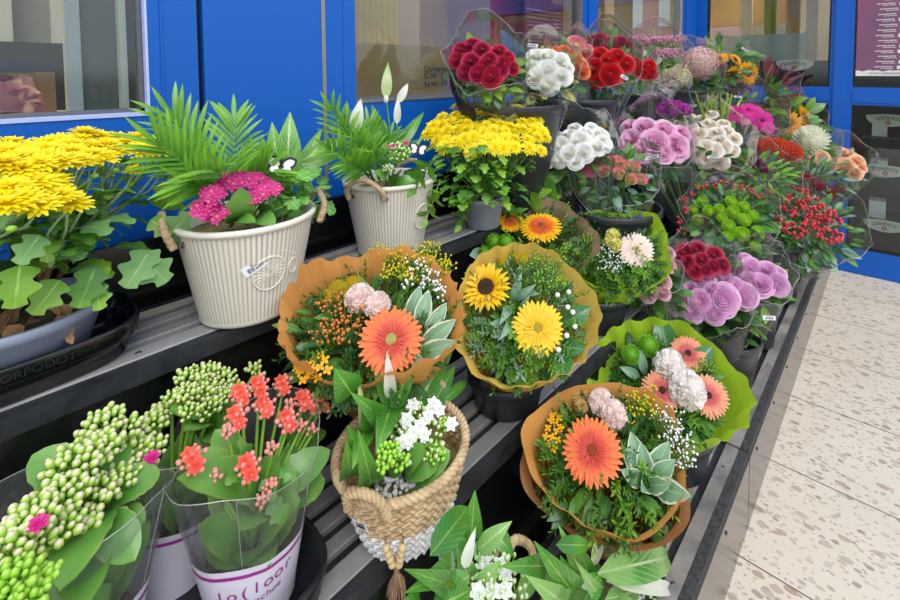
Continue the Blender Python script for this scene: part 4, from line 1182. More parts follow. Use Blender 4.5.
# ---- A: orange paper, large orange gerbera
c = at(374, 321, y=.82); n = nn(c, .75, .55); base = bA+UP*.02
R = px2m(90, c)
A = bouquet('large bouquet in orange paper with orange gerbera, yellow yarrow and pinkish carnations', c, n, base, R, 'paper_orange', ax=(1, .80), rip=(.05, 21), lobes=(.05, 4, .5), flare=.05, back=RT, bottom_r=.05)
place_heads(A, 'gerbera', 'gerbera', ['gerb_orange', 'gerb_orange_in'], [(391, 340, 32)], c, n, .06, .045, .2, .2, 1, 'disc_pale', face=.55, jitter=.02)
place_heads(A, 'carnation', 'carnation', ['carnation_blush'], [(360, 299, 15), (377, 306, 14)], c, n, .03, .045, .2, .3, face=.4)
place_heads(A, 'yarrow_head', 'trick', ['yarrow'], [(340, 288, 12), (353, 283, 9), (330, 296, 10), (347, 295, 7)], c, n, .03, .035, .2, .2, flat=.5)
spray(A, 'goldenrod', ['stem', 'tiny_yellow'], tips_px([(380, 262), (392, 268), (398, 280), (408, 288), (420, 262), (432, 258), (440, 272), (426, 275), (412, 270), (388, 283), (445, 278), (403, 262)], c, n, .035), base, .0028, 34, .018)
spray(A, 'white_filler', ['stem', 'tiny_white'], tips_px([(414, 272), (422, 280), (430, 288), (437, 296), (424, 293), (415, 284), (440, 305), (432, 298), (409, 296)], c, n, .04), base, .0034, 11, .017)
spray(A, 'orange_berry_sprig', ['stem', 'tiny_orange'], tips_px([(328, 318), (340, 325), (350, 333), (330, 335), (343, 345), (355, 322), (337, 310), (322, 345), (352, 343)], c, n, .03), base, .0034, 16, .018)
for q in [(300, 372, 5), (307, 365, 5), (314, 360, 5), (320, 367, 5), (310, 375, 5), (318, 378, 5), (303, 380, 5), (325, 360, 5), (313, 369, 5), (296, 368, 4), (328, 370, 5), (321, 355, 4)]:
    place_heads(A, 'milkweed_floret', 'floret4', ['star_yellow'], [q], c, n, .01, .035, .2, .3, 2)
leaf_px(A, 'pitto', [(418, 330, 428, 300), (425, 335, 446, 313), (420, 345, 455, 330), (418, 352, 455, 352), (412, 355, 424, 372), (408, 318, 420, 296), (428, 345, 440, 330), (430, 335, 437, 322)], c, n, .42, 'leaf', 'variegated_leaf', lift=.035)
leafy(A, c, n, R*.82, 234, ['leaf_dark', 'leaf', 'leaf_dark'], (.035, .06), .38, (-.01, .05), kind='sprig', rsc=.8)
leafy(A, c, n, R*.78, 156, ['leaf', 'leaf_dark'], (.04, .06), .35, (0, .05))

# ---- B: ochre paper, sunflower and yellow gerbera
c = at(524, 316, y=.70); n = nn(c, .45, .85); base = bB+UP*.02; R = px2m(71, c)
B = bouquet('bouquet in ochre yellow paper with one sunflower and one yellow gerbera', c, n, base, R, 'paper_ochre', ax=(1.0, .96), rip=(.045, 19), lobes=(.05, 3, .2), flare=.045, back=RT, seed=2)
place_heads(B, 'sunflower', 'sunflower', ['sun_petal'], [(486, 288, 26)], c, n, .05, .03, .2, .2, 1, 'disc_brown', face=.2, jitter=.05)
place_heads(B, 'gerbera', 'gerbera', ['gerb_yellow', 'gerb_yellow'], [(538, 328, 26)], c, n, .05, .04, .2, .1, 1, 'disc_yellow', face=.6, jitter=.02)
place_heads(B, 'yarrow_head', 'trick', ['yarrow'], [(505, 259, 9), (515, 257, 10), (525, 259, 8)], c, n, .03, .02, .2, .2, flat=.45)
spray(B, 'green_bud_spray', ['stem', 'bud_green'], tips_px([(535, 265), (545, 272), (553, 280), (560, 288), (548, 290), (538, 282), (528, 270), (556, 268)], c, n, .035), base, .0024, 22, .02)
for q in [(557, 300), (568, 297), (567, 312), (572, 317), (566, 340), (574, 331), (558, 354)]:
    P = on_plane(q[0], q[1], c, n)+n*.03; mb = MB(); mb.ball(P, .0065, 1, 10, 7); mb.tube([P-n*.008, P-n*.04], .001, 4, 0); part('white_berry', mb, B, I4, ['stem', 'berry_white'])
leaf_px(B, 'salal', [(560, 325, 590, 310), (562, 350, 563, 386), (560, 345, 585, 352)], c, n, .6, 'leaf', 'broad_leaf', lift=.02)
leaf_px(B, 'eucalyptus', [(512, 300, 522, 278), (515, 298, 536, 290), (510, 305, 500, 330), (520, 310, 530, 300), (505, 320, 488, 330), (525, 290, 540, 300), (515, 318, 500, 345)], c, n, .3, 'point', 'grey_leaf', lift=.035)
leafy(B, c, n, R*.74, 286, ['leaf', 'leaf_bright', 'eucalyptus'], (.035, .06), .32, (-.02, .04), kind='sprig', rsc=.5)
leafy(B, c, n, R*.7, 156, ['leaf', 'leaf_dark'], (.03, .05), .35, (0, .04))
leafy(B, on_plane(508, 372, c, n), n, .03, 10, ['leaf'], (.04, .06), .4, (-.02, .0), kind='sprig', name='trailing_sprig')

# ---- C: green and tan paper, cream gerbera
c = at(620, 252, y=.70); n = nn(c, .6, .7); base = bC+UP*.02; R = px2m(50, c)
Cq = bouquet('bouquet in lime green paper with a single cream gerbera on middle tier', c, n, base, R, 'paper_green', ax=(1.0, .92), rip=(.03, 11), lobes=(.09, 4, .9), flare=.03, back=RT, seed=4)
place_heads(Cq, 'gerbera', 'gerbera', ['gerb_cream', 'gerb_cream'], [(636, 250, 18)], c, n, .05, .04, .2, .1, 1, 'disc_pale', face=.4, jitter=.04)
place_heads(Cq, 'small_mum', 'flatmum', ['mum_white'], [(619, 224, 8), (627, 228, 6), (607, 226, 6)], c, n, .02, .02, .2, .2)
place_heads(Cq, 'yellow_flower', 'carnation', ['pale_yellow'], [(613, 236, 8), (616, 246, 8), (609, 242, 6)], c, n, .02, .03, .2, .2)
place_heads(Cq, 'yarrow_head', 'trick', ['yarrow'], [(586, 229, 6), (577, 230, 6)], c, n, .02, .02, .2, .2, flat=.5)
spray(Cq, 'white_filler', ['stem', 'tiny_white'], tips_px([(600, 262), (608, 258), (614, 264), (604, 270), (612, 272), (622, 268), (598, 254), (619, 275)], c, n, .03), base, .003, 14, .018)
for q in [(584, 210), (571, 216), (578, 217)]:
    P = on_plane(q[0], q[1], c, n)+n*.03; mb = MB(); mb.ball(P, .005, 1, 8, 6); mb.tube([P, P-n*.03], .001, 4, 0); part('dark_berry', mb, Cq, I4, ['stem', 'berry_dark'])
leafy(Cq, c, n, R*.8, 234, ['leaf', 'leaf_dark', 'leaf_bright'], (.04, .07), .3, (-.02, .04), kind='sprig', rsc=.8)
leafy(Cq, c, n, R*.75, 104, ['leaf', 'leaf_dark'], (.04, .06), .35, (0, .04))

# ---- D: brown paper, fire gerbera (behind B)
c = at(534, 240, y=.88); n = nn(c, .8, .45); base = bD+UP*.02; R = px2m(62, c)
D = bouquet('bouquet in brown paper with red-hearted yellow gerbera behind the sunflower one', c, n, base, R, 'paper_brown', ax=(1.0, .9), rip=(.03, 9), lobes=(.08, 4, .3), flare=.02, back=RT, seed=6)
place_heads(D, 'gerbera', 'gerbera', ['gerb_fire', 'gerb_orange'], [(541, 227, 21)], c, n, .05, .05, .2, .1, 1, 'disc_orange', face=.05, jitter=.04)
place_heads(D, 'gerbera', 'gerbera', ['gerb_fire', 'gerb_orange'], [(511, 222, 13)], c, n, .05, .04, .2, .3, 1, 'disc_orange', face=.2, jitter=.1)
place_heads(D, 'green_ball', 'trick', ['trick_green'], [(494, 242, 9), (506, 243, 9), (485, 253, 7)], c, n, .02, .03, .2, .2, 2)
leaf_px(D, 'eucalyptus', [(488, 240, 474, 232), (485, 246, 466, 246), (482, 250, 470, 260), (490, 235, 486, 222), (478, 238, 462, 240)], c, n, .55, 'round', 'grey_leaf', lift=.02)
leafy(D, c, n, R*.85, 234, ['leaf', 'leaf_dark', 'leaf_bright'], (.035, .06), .35, (-.01, .04), kind='sprig', rsc=.9)
leafy(D, c, n, R*.8, 130, ['leaf', 'leaf_dark'], (.03, .05), .35, (0, .04))

# ---- E: green paper, three peach gerberas
c = at(664, 384, y=.49); n = nn(c, .65, .7, tuple(FH*-.0)); base = bE+UP*.02; R = px2m(78, c)
E_ = bouquet('bouquet in bright green paper with three peach gerberas and white carnations', c, n, base, R, 'paper_green', ax=(.98, .74), rip=(.05, 15), lobes=(.06, 3, .4), flare=.045, back=(RT*.9-UP*.5), seed=8)
place_heads(E_, 'gerbera', 'gerbera', ['gerb_peach', 'gerb_peach_in'], [(688, 354, 18), (662, 391, 20), (708, 396, 20)], c, n, .05, .045, .2, .3, 1, 'disc_dark', face=.4, jitter=.04)
place_heads(E_, 'carnation', 'carnation', ['carnation_white'], [(669, 366, 16), (687, 390, 19)], c, n, .05, .055, .2, .2, face=.5)
place_heads(E_, 'green_ball', 'trick', ['trick_green'], [(631, 355, 10), (648, 346, 11)], c, n, .03, .04, .2, .2, 2)
leaf_px(E_, 'salal', [(668, 352, 660, 322), (690, 368, 712, 352)], c, n, .62, 'leaf', 'broad_leaf', lift=.03)
leaf_px(E_, 'eucalyptus', [(645, 374, 640, 354), (640, 375, 620, 372)], c, n, .4, 'leaf', 'grey_leaf', lift=.03)
spray(E_, 'green_bud_spray', ['stem', 'bud_green'], tips_px([(702, 370), (712, 374), (696, 375)], c, n, .03), base, .0022, 20, .014)
leafy(E_, c, n, R*.6, 260, ['leaf', 'leaf_dark', 'leaf_bright'], (.035, .06), .32, (-.01, .04), kind='sprig', rsc=.5)
leafy(E_, c, n, R*.58, 156, ['leaf', 'leaf_dark'], (.04, .06), .4, (0, .05))

# ---- F: orange and kraft paper in front
c = at(606, 456, y=.46); n = nn(c, .6, .75); base = bF+UP*.02; R = px2m(79, c)
Fq = bouquet('front bouquet in orange and crumpled kraft paper with one orange gerbera', c, n, base, R, 'paper_orange', ax=(1.0, .82), rip=(.03, 11), lobes=(.07, 3, 1.2), flare=.035, back=(RT-UP*.25), seed=11)
wrap(Fq, c-n*.02-UP*.015, jit(n, .02), base+UP*.03, R*1.0, 'kraft', name='kraft_wrap', ax=(1.0, .85), rip=(.03, 7), lobes=(.12, 3, .8), flare=.02, back=(RT-UP*.25), seed=12.4)
place_heads(Fq, 'gerbera', 'gerbera', ['gerb_orange', 'gerb_orange_in'], [(592, 451, 30)], c, n, .06, .05, .2, .1, 1, 'disc_orange', face=.5, jitter=.03)
place_heads(Fq, 'carnation', 'carnation', ['carnation_blush'], [(602, 403, 13), (613, 415, 14)], c, n, .03, .045, .2, .2, face=.4)
place_heads(Fq, 'tan_mum', 'flatmum', ['mum_tan'], [(581, 396, 9), (582, 406, 8), (600, 392, 9)], c, n, .03, .03, .2, .2)
for q in [(551, 420, 4), (556, 424, 4), (548, 428, 4), (557, 431, 4), (552, 437, 4), (558, 440, 4), (549, 444, 4), (554, 449, 4), (561, 428, 4), (546, 436, 4), (553, 414, 4), (559, 418, 4)]:
    place_heads(Fq, 'milkweed_floret', 'floret4', ['star_yellow'], [q], c, n, .01, .035, .2, .3, 2)
leaf_px(Fq, 'pitto', [(645, 478, 630, 440), (648, 478, 640, 450), (650, 478, 668, 450), (652, 480, 674, 468), (648, 484, 670, 492), (645, 486, 640, 500), (642, 480, 620, 478), (640, 470, 622, 455), (655, 485, 690, 505)], c, n, .52, 'leaf', 'variegated_leaf', lift=.04)
spray(Fq, 'white_filler', ['stem', 'tiny_white'], tips_px([(665, 430), (672, 438), (678, 447), (684, 455), (688, 463), (676, 460), (668, 448), (660, 428), (680, 440), (684, 470), (672, 425)], c, n, .035), base, .0027, 14, .02)
spray(Fq, 'goldenrod', ['stem', 'tiny_yellow'], tips_px([(632, 408), (640, 405), (648, 410), (638, 416), (654, 402), (628, 420), (650, 418)], c, n, .03), base, .003, 12, .018)
leafy(Fq, c, n, R*.78, 260, ['leaf', 'leaf_dark', 'leaf_bright'], (.035, .06), .32, (-.02, .05), kind='sprig', rsc=.8)
leafy(Fq, c, n, R*.7, 130, ['leaf', 'leaf_dark'], (.04, .06), .4, (0, .05))

# ================================================================ SLEEVED BUNCHES
def bunch(label, name, c, n, base, R, heads_, leaves=('leaf_dark', 'leaf'), nl=30, LL=(.05, .08), up=.05, back=None, tagpx=None, slv=True, group='sleeved flower bunches', dl=(.02, .09), peak=.035, lw=.45, **k):
    t = thing(name, label, 'flower bunch', base, group)
    for h in heads_(t): pass
    if nl: leafy(t, c, n, R*.82, int(nl*1.5), list(leaves), LL, lw, dl, rsc=1.0); leafy(t, c-(c-base).normalized()*.12, (c-base).normalized(), R*.6, int(nl*.9), list(leaves), LL, lw, (-.05, .08), rsc=1.2, name='lower_foliage')
    if slv: sleeve(t, c, n, base+UP*.02, R*1.06, up=up, back=back or (UP+tocam(c)*-.5), seed=U(0, 9), peak=peak)
    if tagpx:
        P = on_plane(tagpx[0], tagpx[1], c, n)+tocam(c)*(.03+R*.1)
        sticker(t, P, tocam(P), UP+RT*tagpx[2], .026 if len(tagpx) < 4 else tagpx[3], .014)
    return t

def H_(name, kind, mats, pts, R, c, n, dome=.03, Rd=.12, tilt=.5, centre=None, face=.2, st=True, flat=1.0, stm='stem', base=None, sc=1.16):
    def f(t):
        hs = place_heads(t, name, kind, mats, [(q[0], q[1], q[2]*sc) if len(q) > 2 else q for q in pts], c, n, R, dome, Rd, tilt, 3, centre, face, .18, flat)
        if base is not None: stems(t, hs, base, stm)
        return hs
    return f
def both(*fs): return lambda t: [x for f in fs for x in f(t)]

def collar_pt(c, n, base, R, a, v, back, rr):
    axis = (c-base).normalized(); cen = base+(c-base)*v; nn_ = (axis*(1-v)+n*v).normalized()
    x = (back-nn_*back.dot(nn_)).normalized(); y = nn_.cross(x); rad = .05+(R*rr-.05)*min(1.1, v)**.8
    o = x*cos(a)+y*sin(a); return cen+o*rad, o, nn_

def collar(parent, c, n, base, R, m, a0, a1, back, name='paper_collar', v0=.45, v1=1.05, rr=1.06):
    """printed paper collar round part of a bunch"""
    mb = MB(); axis = (c-base).normalized(); rows = []
    for j in range(7):
        v = v0+(v1-v0)*j/6; cen = base+(c-base)*v; nn_ = (axis*(1-v)+n*v).normalized()
        x = (back-nn_*back.dot(nn_)).normalized(); y = nn_.cross(x); rad = .05+(R*rr-.05)*min(1.1, v)**.8
        rows.append([cen+(x*cos(a)+y*sin(a))*rad*(1+.02*sin(a*9+v*4)) for a in [a0+(a1-a0)*i/24 for i in range(25)]])
    mb.grid(rows)
    return part(name, mb, parent, I4, [m])

# tub A: crimson roses, white roses
c = at(487, 62, y=1.05); n = nn(c, .45, .8); base = V((1.29, 1.07, 1.0)); R = px2m(38, c)
t = bunch('bunch of crimson roses in black and gold sleeve before cardboard box', 'rose_bunch', c, n, base, R,
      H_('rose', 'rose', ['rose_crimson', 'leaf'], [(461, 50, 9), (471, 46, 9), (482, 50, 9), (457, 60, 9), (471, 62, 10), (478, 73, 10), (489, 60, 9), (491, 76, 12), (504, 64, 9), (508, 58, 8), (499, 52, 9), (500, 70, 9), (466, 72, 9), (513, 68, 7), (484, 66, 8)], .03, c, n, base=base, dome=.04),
      leaves=('leaf_dark', 'leaf_bright'), nl=24)
collar(t, c, n, base, R, 'paper_black', -.6, 1.25, -RT, v0=.35, v1=.92, rr=1.10); collar(t, c, n, base, R*1.0, 'paper_yellowgreen', .45, 2.4, -RT, v0=.3, v1=.8, name='inner_collar')
collar(t, c, n, base, R, 'paper_blue', -.5, .5, RT*.6+UP*.6, v0=.75, v1=1.0, name='blue_collar')
g = MB()
for s, v_, a_ in (('TI', .70, .85), ('FLO', .58, .95)):
    P, nr, upd = collar_pt(c, n, base, R, a_, v_, -RT, 1.10); upd = (upd-nr*upd.dot(nr)).normalized()
    g.add(text_mesh(s, .026), frame(P+nr*.004, nr, upd) @ rz(-pi/2))
part('sleeve_lettering', g, t, I4, ['tag_white'])
c = at(545, 70, y=1.03); n = nn(c, .45, .8); base = V((1.40, 1.07, 1.0)); R = px2m(32, c)
bunch('bunch of pure white roses in clear sleeve next to crimson roses', 'rose_bunch', c, n, base, R,
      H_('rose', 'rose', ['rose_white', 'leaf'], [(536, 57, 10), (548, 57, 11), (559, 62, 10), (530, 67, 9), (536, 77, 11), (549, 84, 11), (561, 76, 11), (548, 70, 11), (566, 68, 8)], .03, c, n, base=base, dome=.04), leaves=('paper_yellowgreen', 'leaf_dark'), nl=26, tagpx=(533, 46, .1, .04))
# tub B: orange, picotee, red
c = at(567, 58, y=1.12); n = nn(c, .5, .7); base = V((1.80, 1.08, 1.0)); R = px2m(22, c)
bunch('orange roses in clear sleeve wedged behind the white roses', 'rose_bunch', c, n, base, R,
      H_('rose', 'rose', ['rose_orange', 'leaf'], [(555, 52, 7), (563, 53, 8), (572, 58, 9), (579, 67, 10), (566, 64, 8), (583, 72, 7)], .03, c, n, base=base), nl=14, tagpx=(572, 60, .6, .03))
c = at(577, 47, y=1.16); n = nn(c, .4, .8); base = V((1.84, 1.13, 1.0)); R = px2m(14, c)
bunch('pink and white roses just above the orange roses', 'rose_bunch', c, n, base, R,
      H_('rose', 'rose', ['rose_picotee', 'leaf'], [(576, 46, 11), (569, 52, 6), (587, 50, 6)], .03, c, n, base=base), nl=10, leaves=('leaf_dark',))
c = at(606, 62, y=1.02); n = nn(c, .45, .8); base = V((1.87, 1.07, 1.0)); R = px2m(32, c)
bunch('bright red roses in clear sleeve on the top tier', 'rose_bunch', c, n, base, R,
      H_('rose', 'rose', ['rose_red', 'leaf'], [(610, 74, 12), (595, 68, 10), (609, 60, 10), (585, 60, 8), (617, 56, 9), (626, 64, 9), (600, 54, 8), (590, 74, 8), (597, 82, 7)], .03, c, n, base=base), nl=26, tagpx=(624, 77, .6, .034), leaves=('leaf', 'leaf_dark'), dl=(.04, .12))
c = at(608, 45, y=1.14); n = nn(c, .4, .8); base = V((1.93, 1.12, 1.0)); R = px2m(22, c)
bunch('dark red roses at back of the top tier against window post', 'rose_bunch', c, n, base, R,
      H_('rose', 'rose', ['rose_wine', 'leaf'], [(591, 42, 8), (600, 40, 8), (610, 44, 8), (621, 43, 8), (614, 50, 8), (628, 47, 6)], .03, c, n, base=base), nl=10)
# tub C: pink misty filler and red roses
c = at(655, 58, y=1.10); n = nn(c, .4, .8); base = V((2.44, 1.10, 1.0)); R = px2m(32, c)
t = bunch('cloud of pink misty filler flowers in a tall clear sleeve', 'filler_bunch', c, n, base, R, lambda t: [], nl=10, leaves=('leaf_dark',), peak=.05)
spray(t, 'pink_filler', ['stem', 'tiny_pink'], tips_px([(636+U(-1, 1)*4+i*7.5 % 42, 44+(i*13 % 26)+U(-1, 1)*2) for i in range(34)], c, n, .03)+tips_px([(648, 85), (656, 80), (664, 84), (652, 92), (660, 90), (670, 76), (645, 78)], c, n, .02), base, .006, 20, .035, bn=4)
c = at(640, 66, y=1.0); n = nn(c, .4, .8); base = V((2.40, 1.04, 1.0)); R = px2m(17, c)
bunch('few red roses in front of the pink misty filler', 'rose_bunch', c, n, base, R,
      H_('rose', 'rose', ['rose_red', 'leaf'], [(643, 70, 9), (635, 64, 8), (649, 66, 7), (651, 74, 6)], .03, c, n, base=base), nl=16, leaves=('leaf', 'eucalyptus'))
# tub D: hydrangeas
c = at(690, 72, y=1.06); n = nn(c, .4, .8); base = V((3.13, 1.06, 1.0)); R = px2m(30, c)
bunch('pink and green hydrangea heads in clear sleeve on the top tier', 'hydrangea_bunch', c, n, base, R,
      both(H_('hydrangea', 'hydrangea', ['hydra_pink', 'hydra_green'], [(699, 64, 16)], .1, c, n, base=base, dome=.02), H_('hydrangea', 'hydrangea', ['hydra_green', 'spike_green'], [(677, 79, 14)], .1, c, n, base=base, dome=.05)), nl=22, LL=(.09, .13), leaves=('leaf_dark', 'leaf'), dl=(.05, .12))
# tub E: small sunflowers
c = at(724, 62, y=.98); n = nn(c, .55, .6); base = V((3.66, 1.06, 1.0)); R = px2m(28, c)
bunch('small sunflowers with green leaves beside hydrangeas at the corner', 'sunflower_bunch', c, n, base, R,
      H_('sunflower', 'sunflower', ['sun_orange'], [(709, 56, 8), (719, 60, 9), (747, 73, 11), (735, 75, 9), (700, 53, 6), (735, 60, 7)], .1, c, n, base=base, centre='disc_brown', tilt=1.2, face=0), nl=24, LL=(.09, .14), leaves=('leaf', 'leaf_dark'), dl=(-.05, .1), tagpx=(745, 50, .8, .06))

# tub F: picotee roses, white roses
c = at(613, 172, y=.80); n = nn(c, .5, .75); base = V((1.62, .80, .65)); R = px2m(42, c)
t = bunch('green-white roses with hot pink rims in black and gold collar', 'rose_bunch', c, n, base, R,
      both(H_('rose', 'rose', ['rose_pink_open', 'leaf'], [(590, 167, 10)], .03, c, n, base=base, dome=.05),
           H_('rose', 'bud_rose', ['rose_picotee', 'leaf'], [(600, 160, 8), (605, 172, 9), (617, 162, 8), (619, 174, 9), (624, 166, 8), (631, 180, 9), (634, 167, 8), (641, 180, 8), (596, 158, 7), (610, 162, 7)], .03, c, n, base=base, dome=.05, face=.1)), nl=40, leaves=('leaf', 'leaf_dark', 'eucalyptus'), dl=(.03, .1), up=.03)
collar(t, c, n, base, R, 'paper_black', -1.2, 1.15, -RT+UP*.5, v0=.5, v1=1.05); collar(t, c, n, base, R*1.01, 'gold_line', -1.2, 1.15, -RT+UP*.5, v0=1.05, v1=1.075, name='gold_edge')
collar(t, c, n, base, R*.93, 'paper_yellowgreen', .9, 3.6, -RT+UP*.5, v0=.4, v1=.84, name='printed_collar'); collar(t, c, n, base, R*.98, 'paper_blue', -.9, .75, -UP, v0=.80, v1=.90, name='blue_strip')
c = at(580, 143, y=.90); n = nn(c, .6, .65); base = V((1.58, .86, .65)); R = px2m(32, c)
bunch('broad bunch of white roses left of the pink peonies', 'rose_bunch', c, n, base, R,
      H_('rose', 'roseopen', ['rose_white', 'leaf'], [(553, 153, 9), (561, 146, 10), (569, 135, 9), (580, 141, 11), (586, 133, 9), (600, 135, 9), (597, 147, 10), (585, 152, 10), (604, 143, 9), (570, 153, 10), (556, 139, 8), (592, 128, 7), (575, 128, 7), (560, 160, 8), (548, 161, 7), (576, 162, 8)], .03, c, n, base=base, dome=.04), nl=14, tagpx=(606, 149, .7, .03))
# tub G: peonies, cream roses
c = at(652, 140, y=.82); n = nn(c, .5, .75); base = V((2.44, .81, .65)); R = px2m(37, c)
t = bunch('bunch of large pale pink peony roses in crinkled film', 'peony_bunch', c, n, base, R,
      H_('peony', 'peony', ['peony_pink', 'leaf'], [(633, 140, 13), (646, 128, 12), (655, 142, 15), (676, 146, 14), (665, 131, 12), (630, 127, 10), (643, 150, 12), (663, 152, 11), (682, 134, 9)], .04, c, n, base=base, dome=.05), nl=22, dl=(.05, .12), tagpx=(652, 157, -.3, .06))
collar(t, c, n, base, R, 'paper_black', -.5, .5, -RT, v0=.55, v1=1.02)
c = at(708, 142, y=.80); n = nn(c, .55, .7); base = V((2.56, .80, .65)); R = px2m(40, c)
bunch('cream and greenish spray roses in clear sleeve right of peonies', 'rose_bunch', c, n, base, R,
      H_('rose', 'roseopen', ['rose_cream', 'leaf'], [(690, 129, 8), (680, 123, 7), (699, 133, 8), (710, 124, 8), (717, 133, 8), (725, 147, 8), (720, 140, 7), (705, 147, 8), (705, 161, 8), (721, 161, 9), (692, 143, 8), (676, 133, 7), (728, 131, 7), (735, 138, 7), (700, 119, 7), (688, 117, 6), (715, 150, 8), (733, 150, 7), (712, 114, 6), (696, 155, 7), (724, 123, 6)], .03, c, n, base=base, dome=.05), nl=36, LL=(.06, .1), dl=(.03, .12), tagpx=(714, 156, -.25, .07), leaves=('leaf', 'leaf_bright'))
c = at(670, 108, y=.92); n = nn(c, .6, .6); base = V((2.52, .9, .65)); R = px2m(20, c)
bunch('purple-pink carnations peeking above the cream roses', 'carnation_bunch', c, n, base, R,
      H_('carnation', 'carnation', ['purple_carn'], [(658, 109, 7), (667, 106, 7), (677, 108, 7), (686, 110, 6), (672, 112, 6)], .03, c, n, base=base), nl=8)
# tub H: magenta gerberas with heather spikes and burgundy leaves
c = at(742, 112, y=.80); n = nn(c, .6, .65); base = V((3.46, .81, .65)); R = px2m(38, c)
t = bunch('magenta gerberas with pale green spikes in a wide clear sleeve', 'gerbera_bunch', c, n, base, R,
      H_('gerbera', 'gerbera', ['gerb_magenta', 'gerb_magenta'], [(735, 114, 10), (748, 110, 9), (762, 121, 11), (756, 112, 7), (768, 128, 7), (745, 119, 7)], .05, c, n, base=base, centre='disc_dark', face=.4, sc=.98), nl=10, tagpx=(738, 97, .1, .05), stm='stem')
mb = MB()
for i in range(20):
    a = at(704+i*1.6+U(-3, 3), 124+U(-4, 4), y=.86); b = at(696+i*2.6+U(-3, 3), 97+U(-6, 10), y=.84)
    for q in range(7): mb.blade(bframe(a+(b-a)*q/7, (b-a)+V((U(-.06, .06), U(-.06, .06), 0)), tocam(a)), .04, .012, 'point', (.3, -.2), .1, 3, 0)
    mb.tube([a, b], [.006, .002], 5, 0)
part('green_spikes', mb, t, I4, ['spike_green'])
c = at(757, 92, x=3.78); n = nn(c, .6, .6); base = V((3.52, .86, .65)); R = px2m(34, c)
t = bunch('burgundy leaf stems in glinting film above the magenta gerberas', 'foliage_bunch', c, n, base, R, lambda t: [], nl=0, peak=.04)
leafy(t, c, n, R*.9, 90, ['burgundy_leaf'], (.10, .16), .17, (-.05, .06), prof='point', up=1.2, name='burgundy_leaves'); leafy(t, c, n, R*.9, 12, ['leaf_bright', 'leaf'], (.12, .18), .4, (0, .08), up=.8)
c = at(796, 122, x=3.86); n = nn(c, .3, .7, (.2, -.5, 0)); base = V((3.56, .78, .68)); R = px2m(26, c)
bunch('two orange-yellow sunflowers leaning out towards the glazed door', 'sunflower_bunch', c, n, base, R,
      H_('sunflower', 'sunflower', ['sun_orange'], [(786, 124, 14), (805, 119, 13)], .1, c, n, base=base, centre='disc_brown', face=.1, tilt=.6), nl=22, LL=(.1, .16), dl=(-.03, .08), leaves=('leaf', 'leaf_bright'))

# low tier, far: pincushions, white mum, orange roses, alstroemeria
c = at(780, 153, x=3.27); n = nn(c, .7, .5); base = V((3.22, .5, .31)); R = px2m(24, c)
bunch('orange-red pincushion flowers in film on low tier', 'pincushion_bunch', c, n, base, R,
      H_('pincushion', 'pincushion', ['pincushion'], [(776, 150, 13), (788, 154, 12), (768, 146, 9)], .04, c, n, base=base), nl=20, tagpx=(772, 152, .2, .04), leaves=('leaf', 'redleaf_flower'))
c = at(811, 145, x=3.62); n = nn(c, .6, .6); base = V((3.68, .49, .31)); R = px2m(24, c)
bunch('single big white pompon mum in crinkled film', 'mum_bunch', c, n, base, R,
      both(H_('mum', 'pompon', ['mum_white'], [(811, 141, 16)], .04, c, n, base=base), H_('rose', 'roseopen', ['rose_peach', 'leaf'], [(822, 158, 7), (806, 160, 6)], .03, c, n, base=base)), nl=20, leaves=('leaf', 'eucalyptus'))
c = at(842, 162, x=3.80); n = nn(c, .6, .6); base = V((3.72, .44, .31)); R = px2m(26, c)
bunch('peach-orange roses in film nearest the glazed door', 'rose_bunch', c, n, base, R,
      H_('rose', 'roseopen', ['rose_peach', 'leaf'], [(836, 152, 8), (847, 155, 9), (857, 162, 8), (845, 166, 9), (855, 173, 7), (834, 164, 7), (862, 168, 5)], .03, c, n, base=base), nl=26, tagpx=(844, 154, -.3, .05), leaves=('eucalyptus', 'leaf'))
c = at(757, 176, x=2.95); n = nn(c, .7, .55); base = V((3.17, .53, .31)); R = px2m(36, c)
t = bunch('mixed bunch of purple alstroemeria and green sprigs below the pincushions', 'mixed_bunch', c, n, base, R,
      H_('alstroemeria', 'carnspray', ['alstro'], [(735, 166, 6), (743, 163, 6), (750, 169, 6), (758, 165, 6), (739, 174, 6), (747, 178, 5), (730, 172, 5), (764, 172, 5)], .03, c, n, base=base), nl=90, LL=(.05, .09), dl=(-.04, .05), leaves=('leaf', 'leaf_dark', 'leaf_bright'), lw=.28)
c = at(810, 178, x=3.25); n = nn(c, .7, .55); base = V((3.26, .47, .31)); R = px2m(36, c)
t = bunch('leafy bunch with dark red leaf rosettes and glinting film, tagged', 'mixed_bunch', c, n, base, R,
      H_('leaf_rosette', 'carnspray', ['redleaf_flower'], [(816, 188, 7), (828, 194, 8), (838, 190, 6), (822, 202, 6), (806, 180, 6)], .03, c, n, base=base), nl=60, LL=(.05, .09), dl=(-.03, .05), leaves=('leaf', 'eucalyptus', 'leaf_dark'), lw=.28, tagpx=(793, 165, .2, .04))

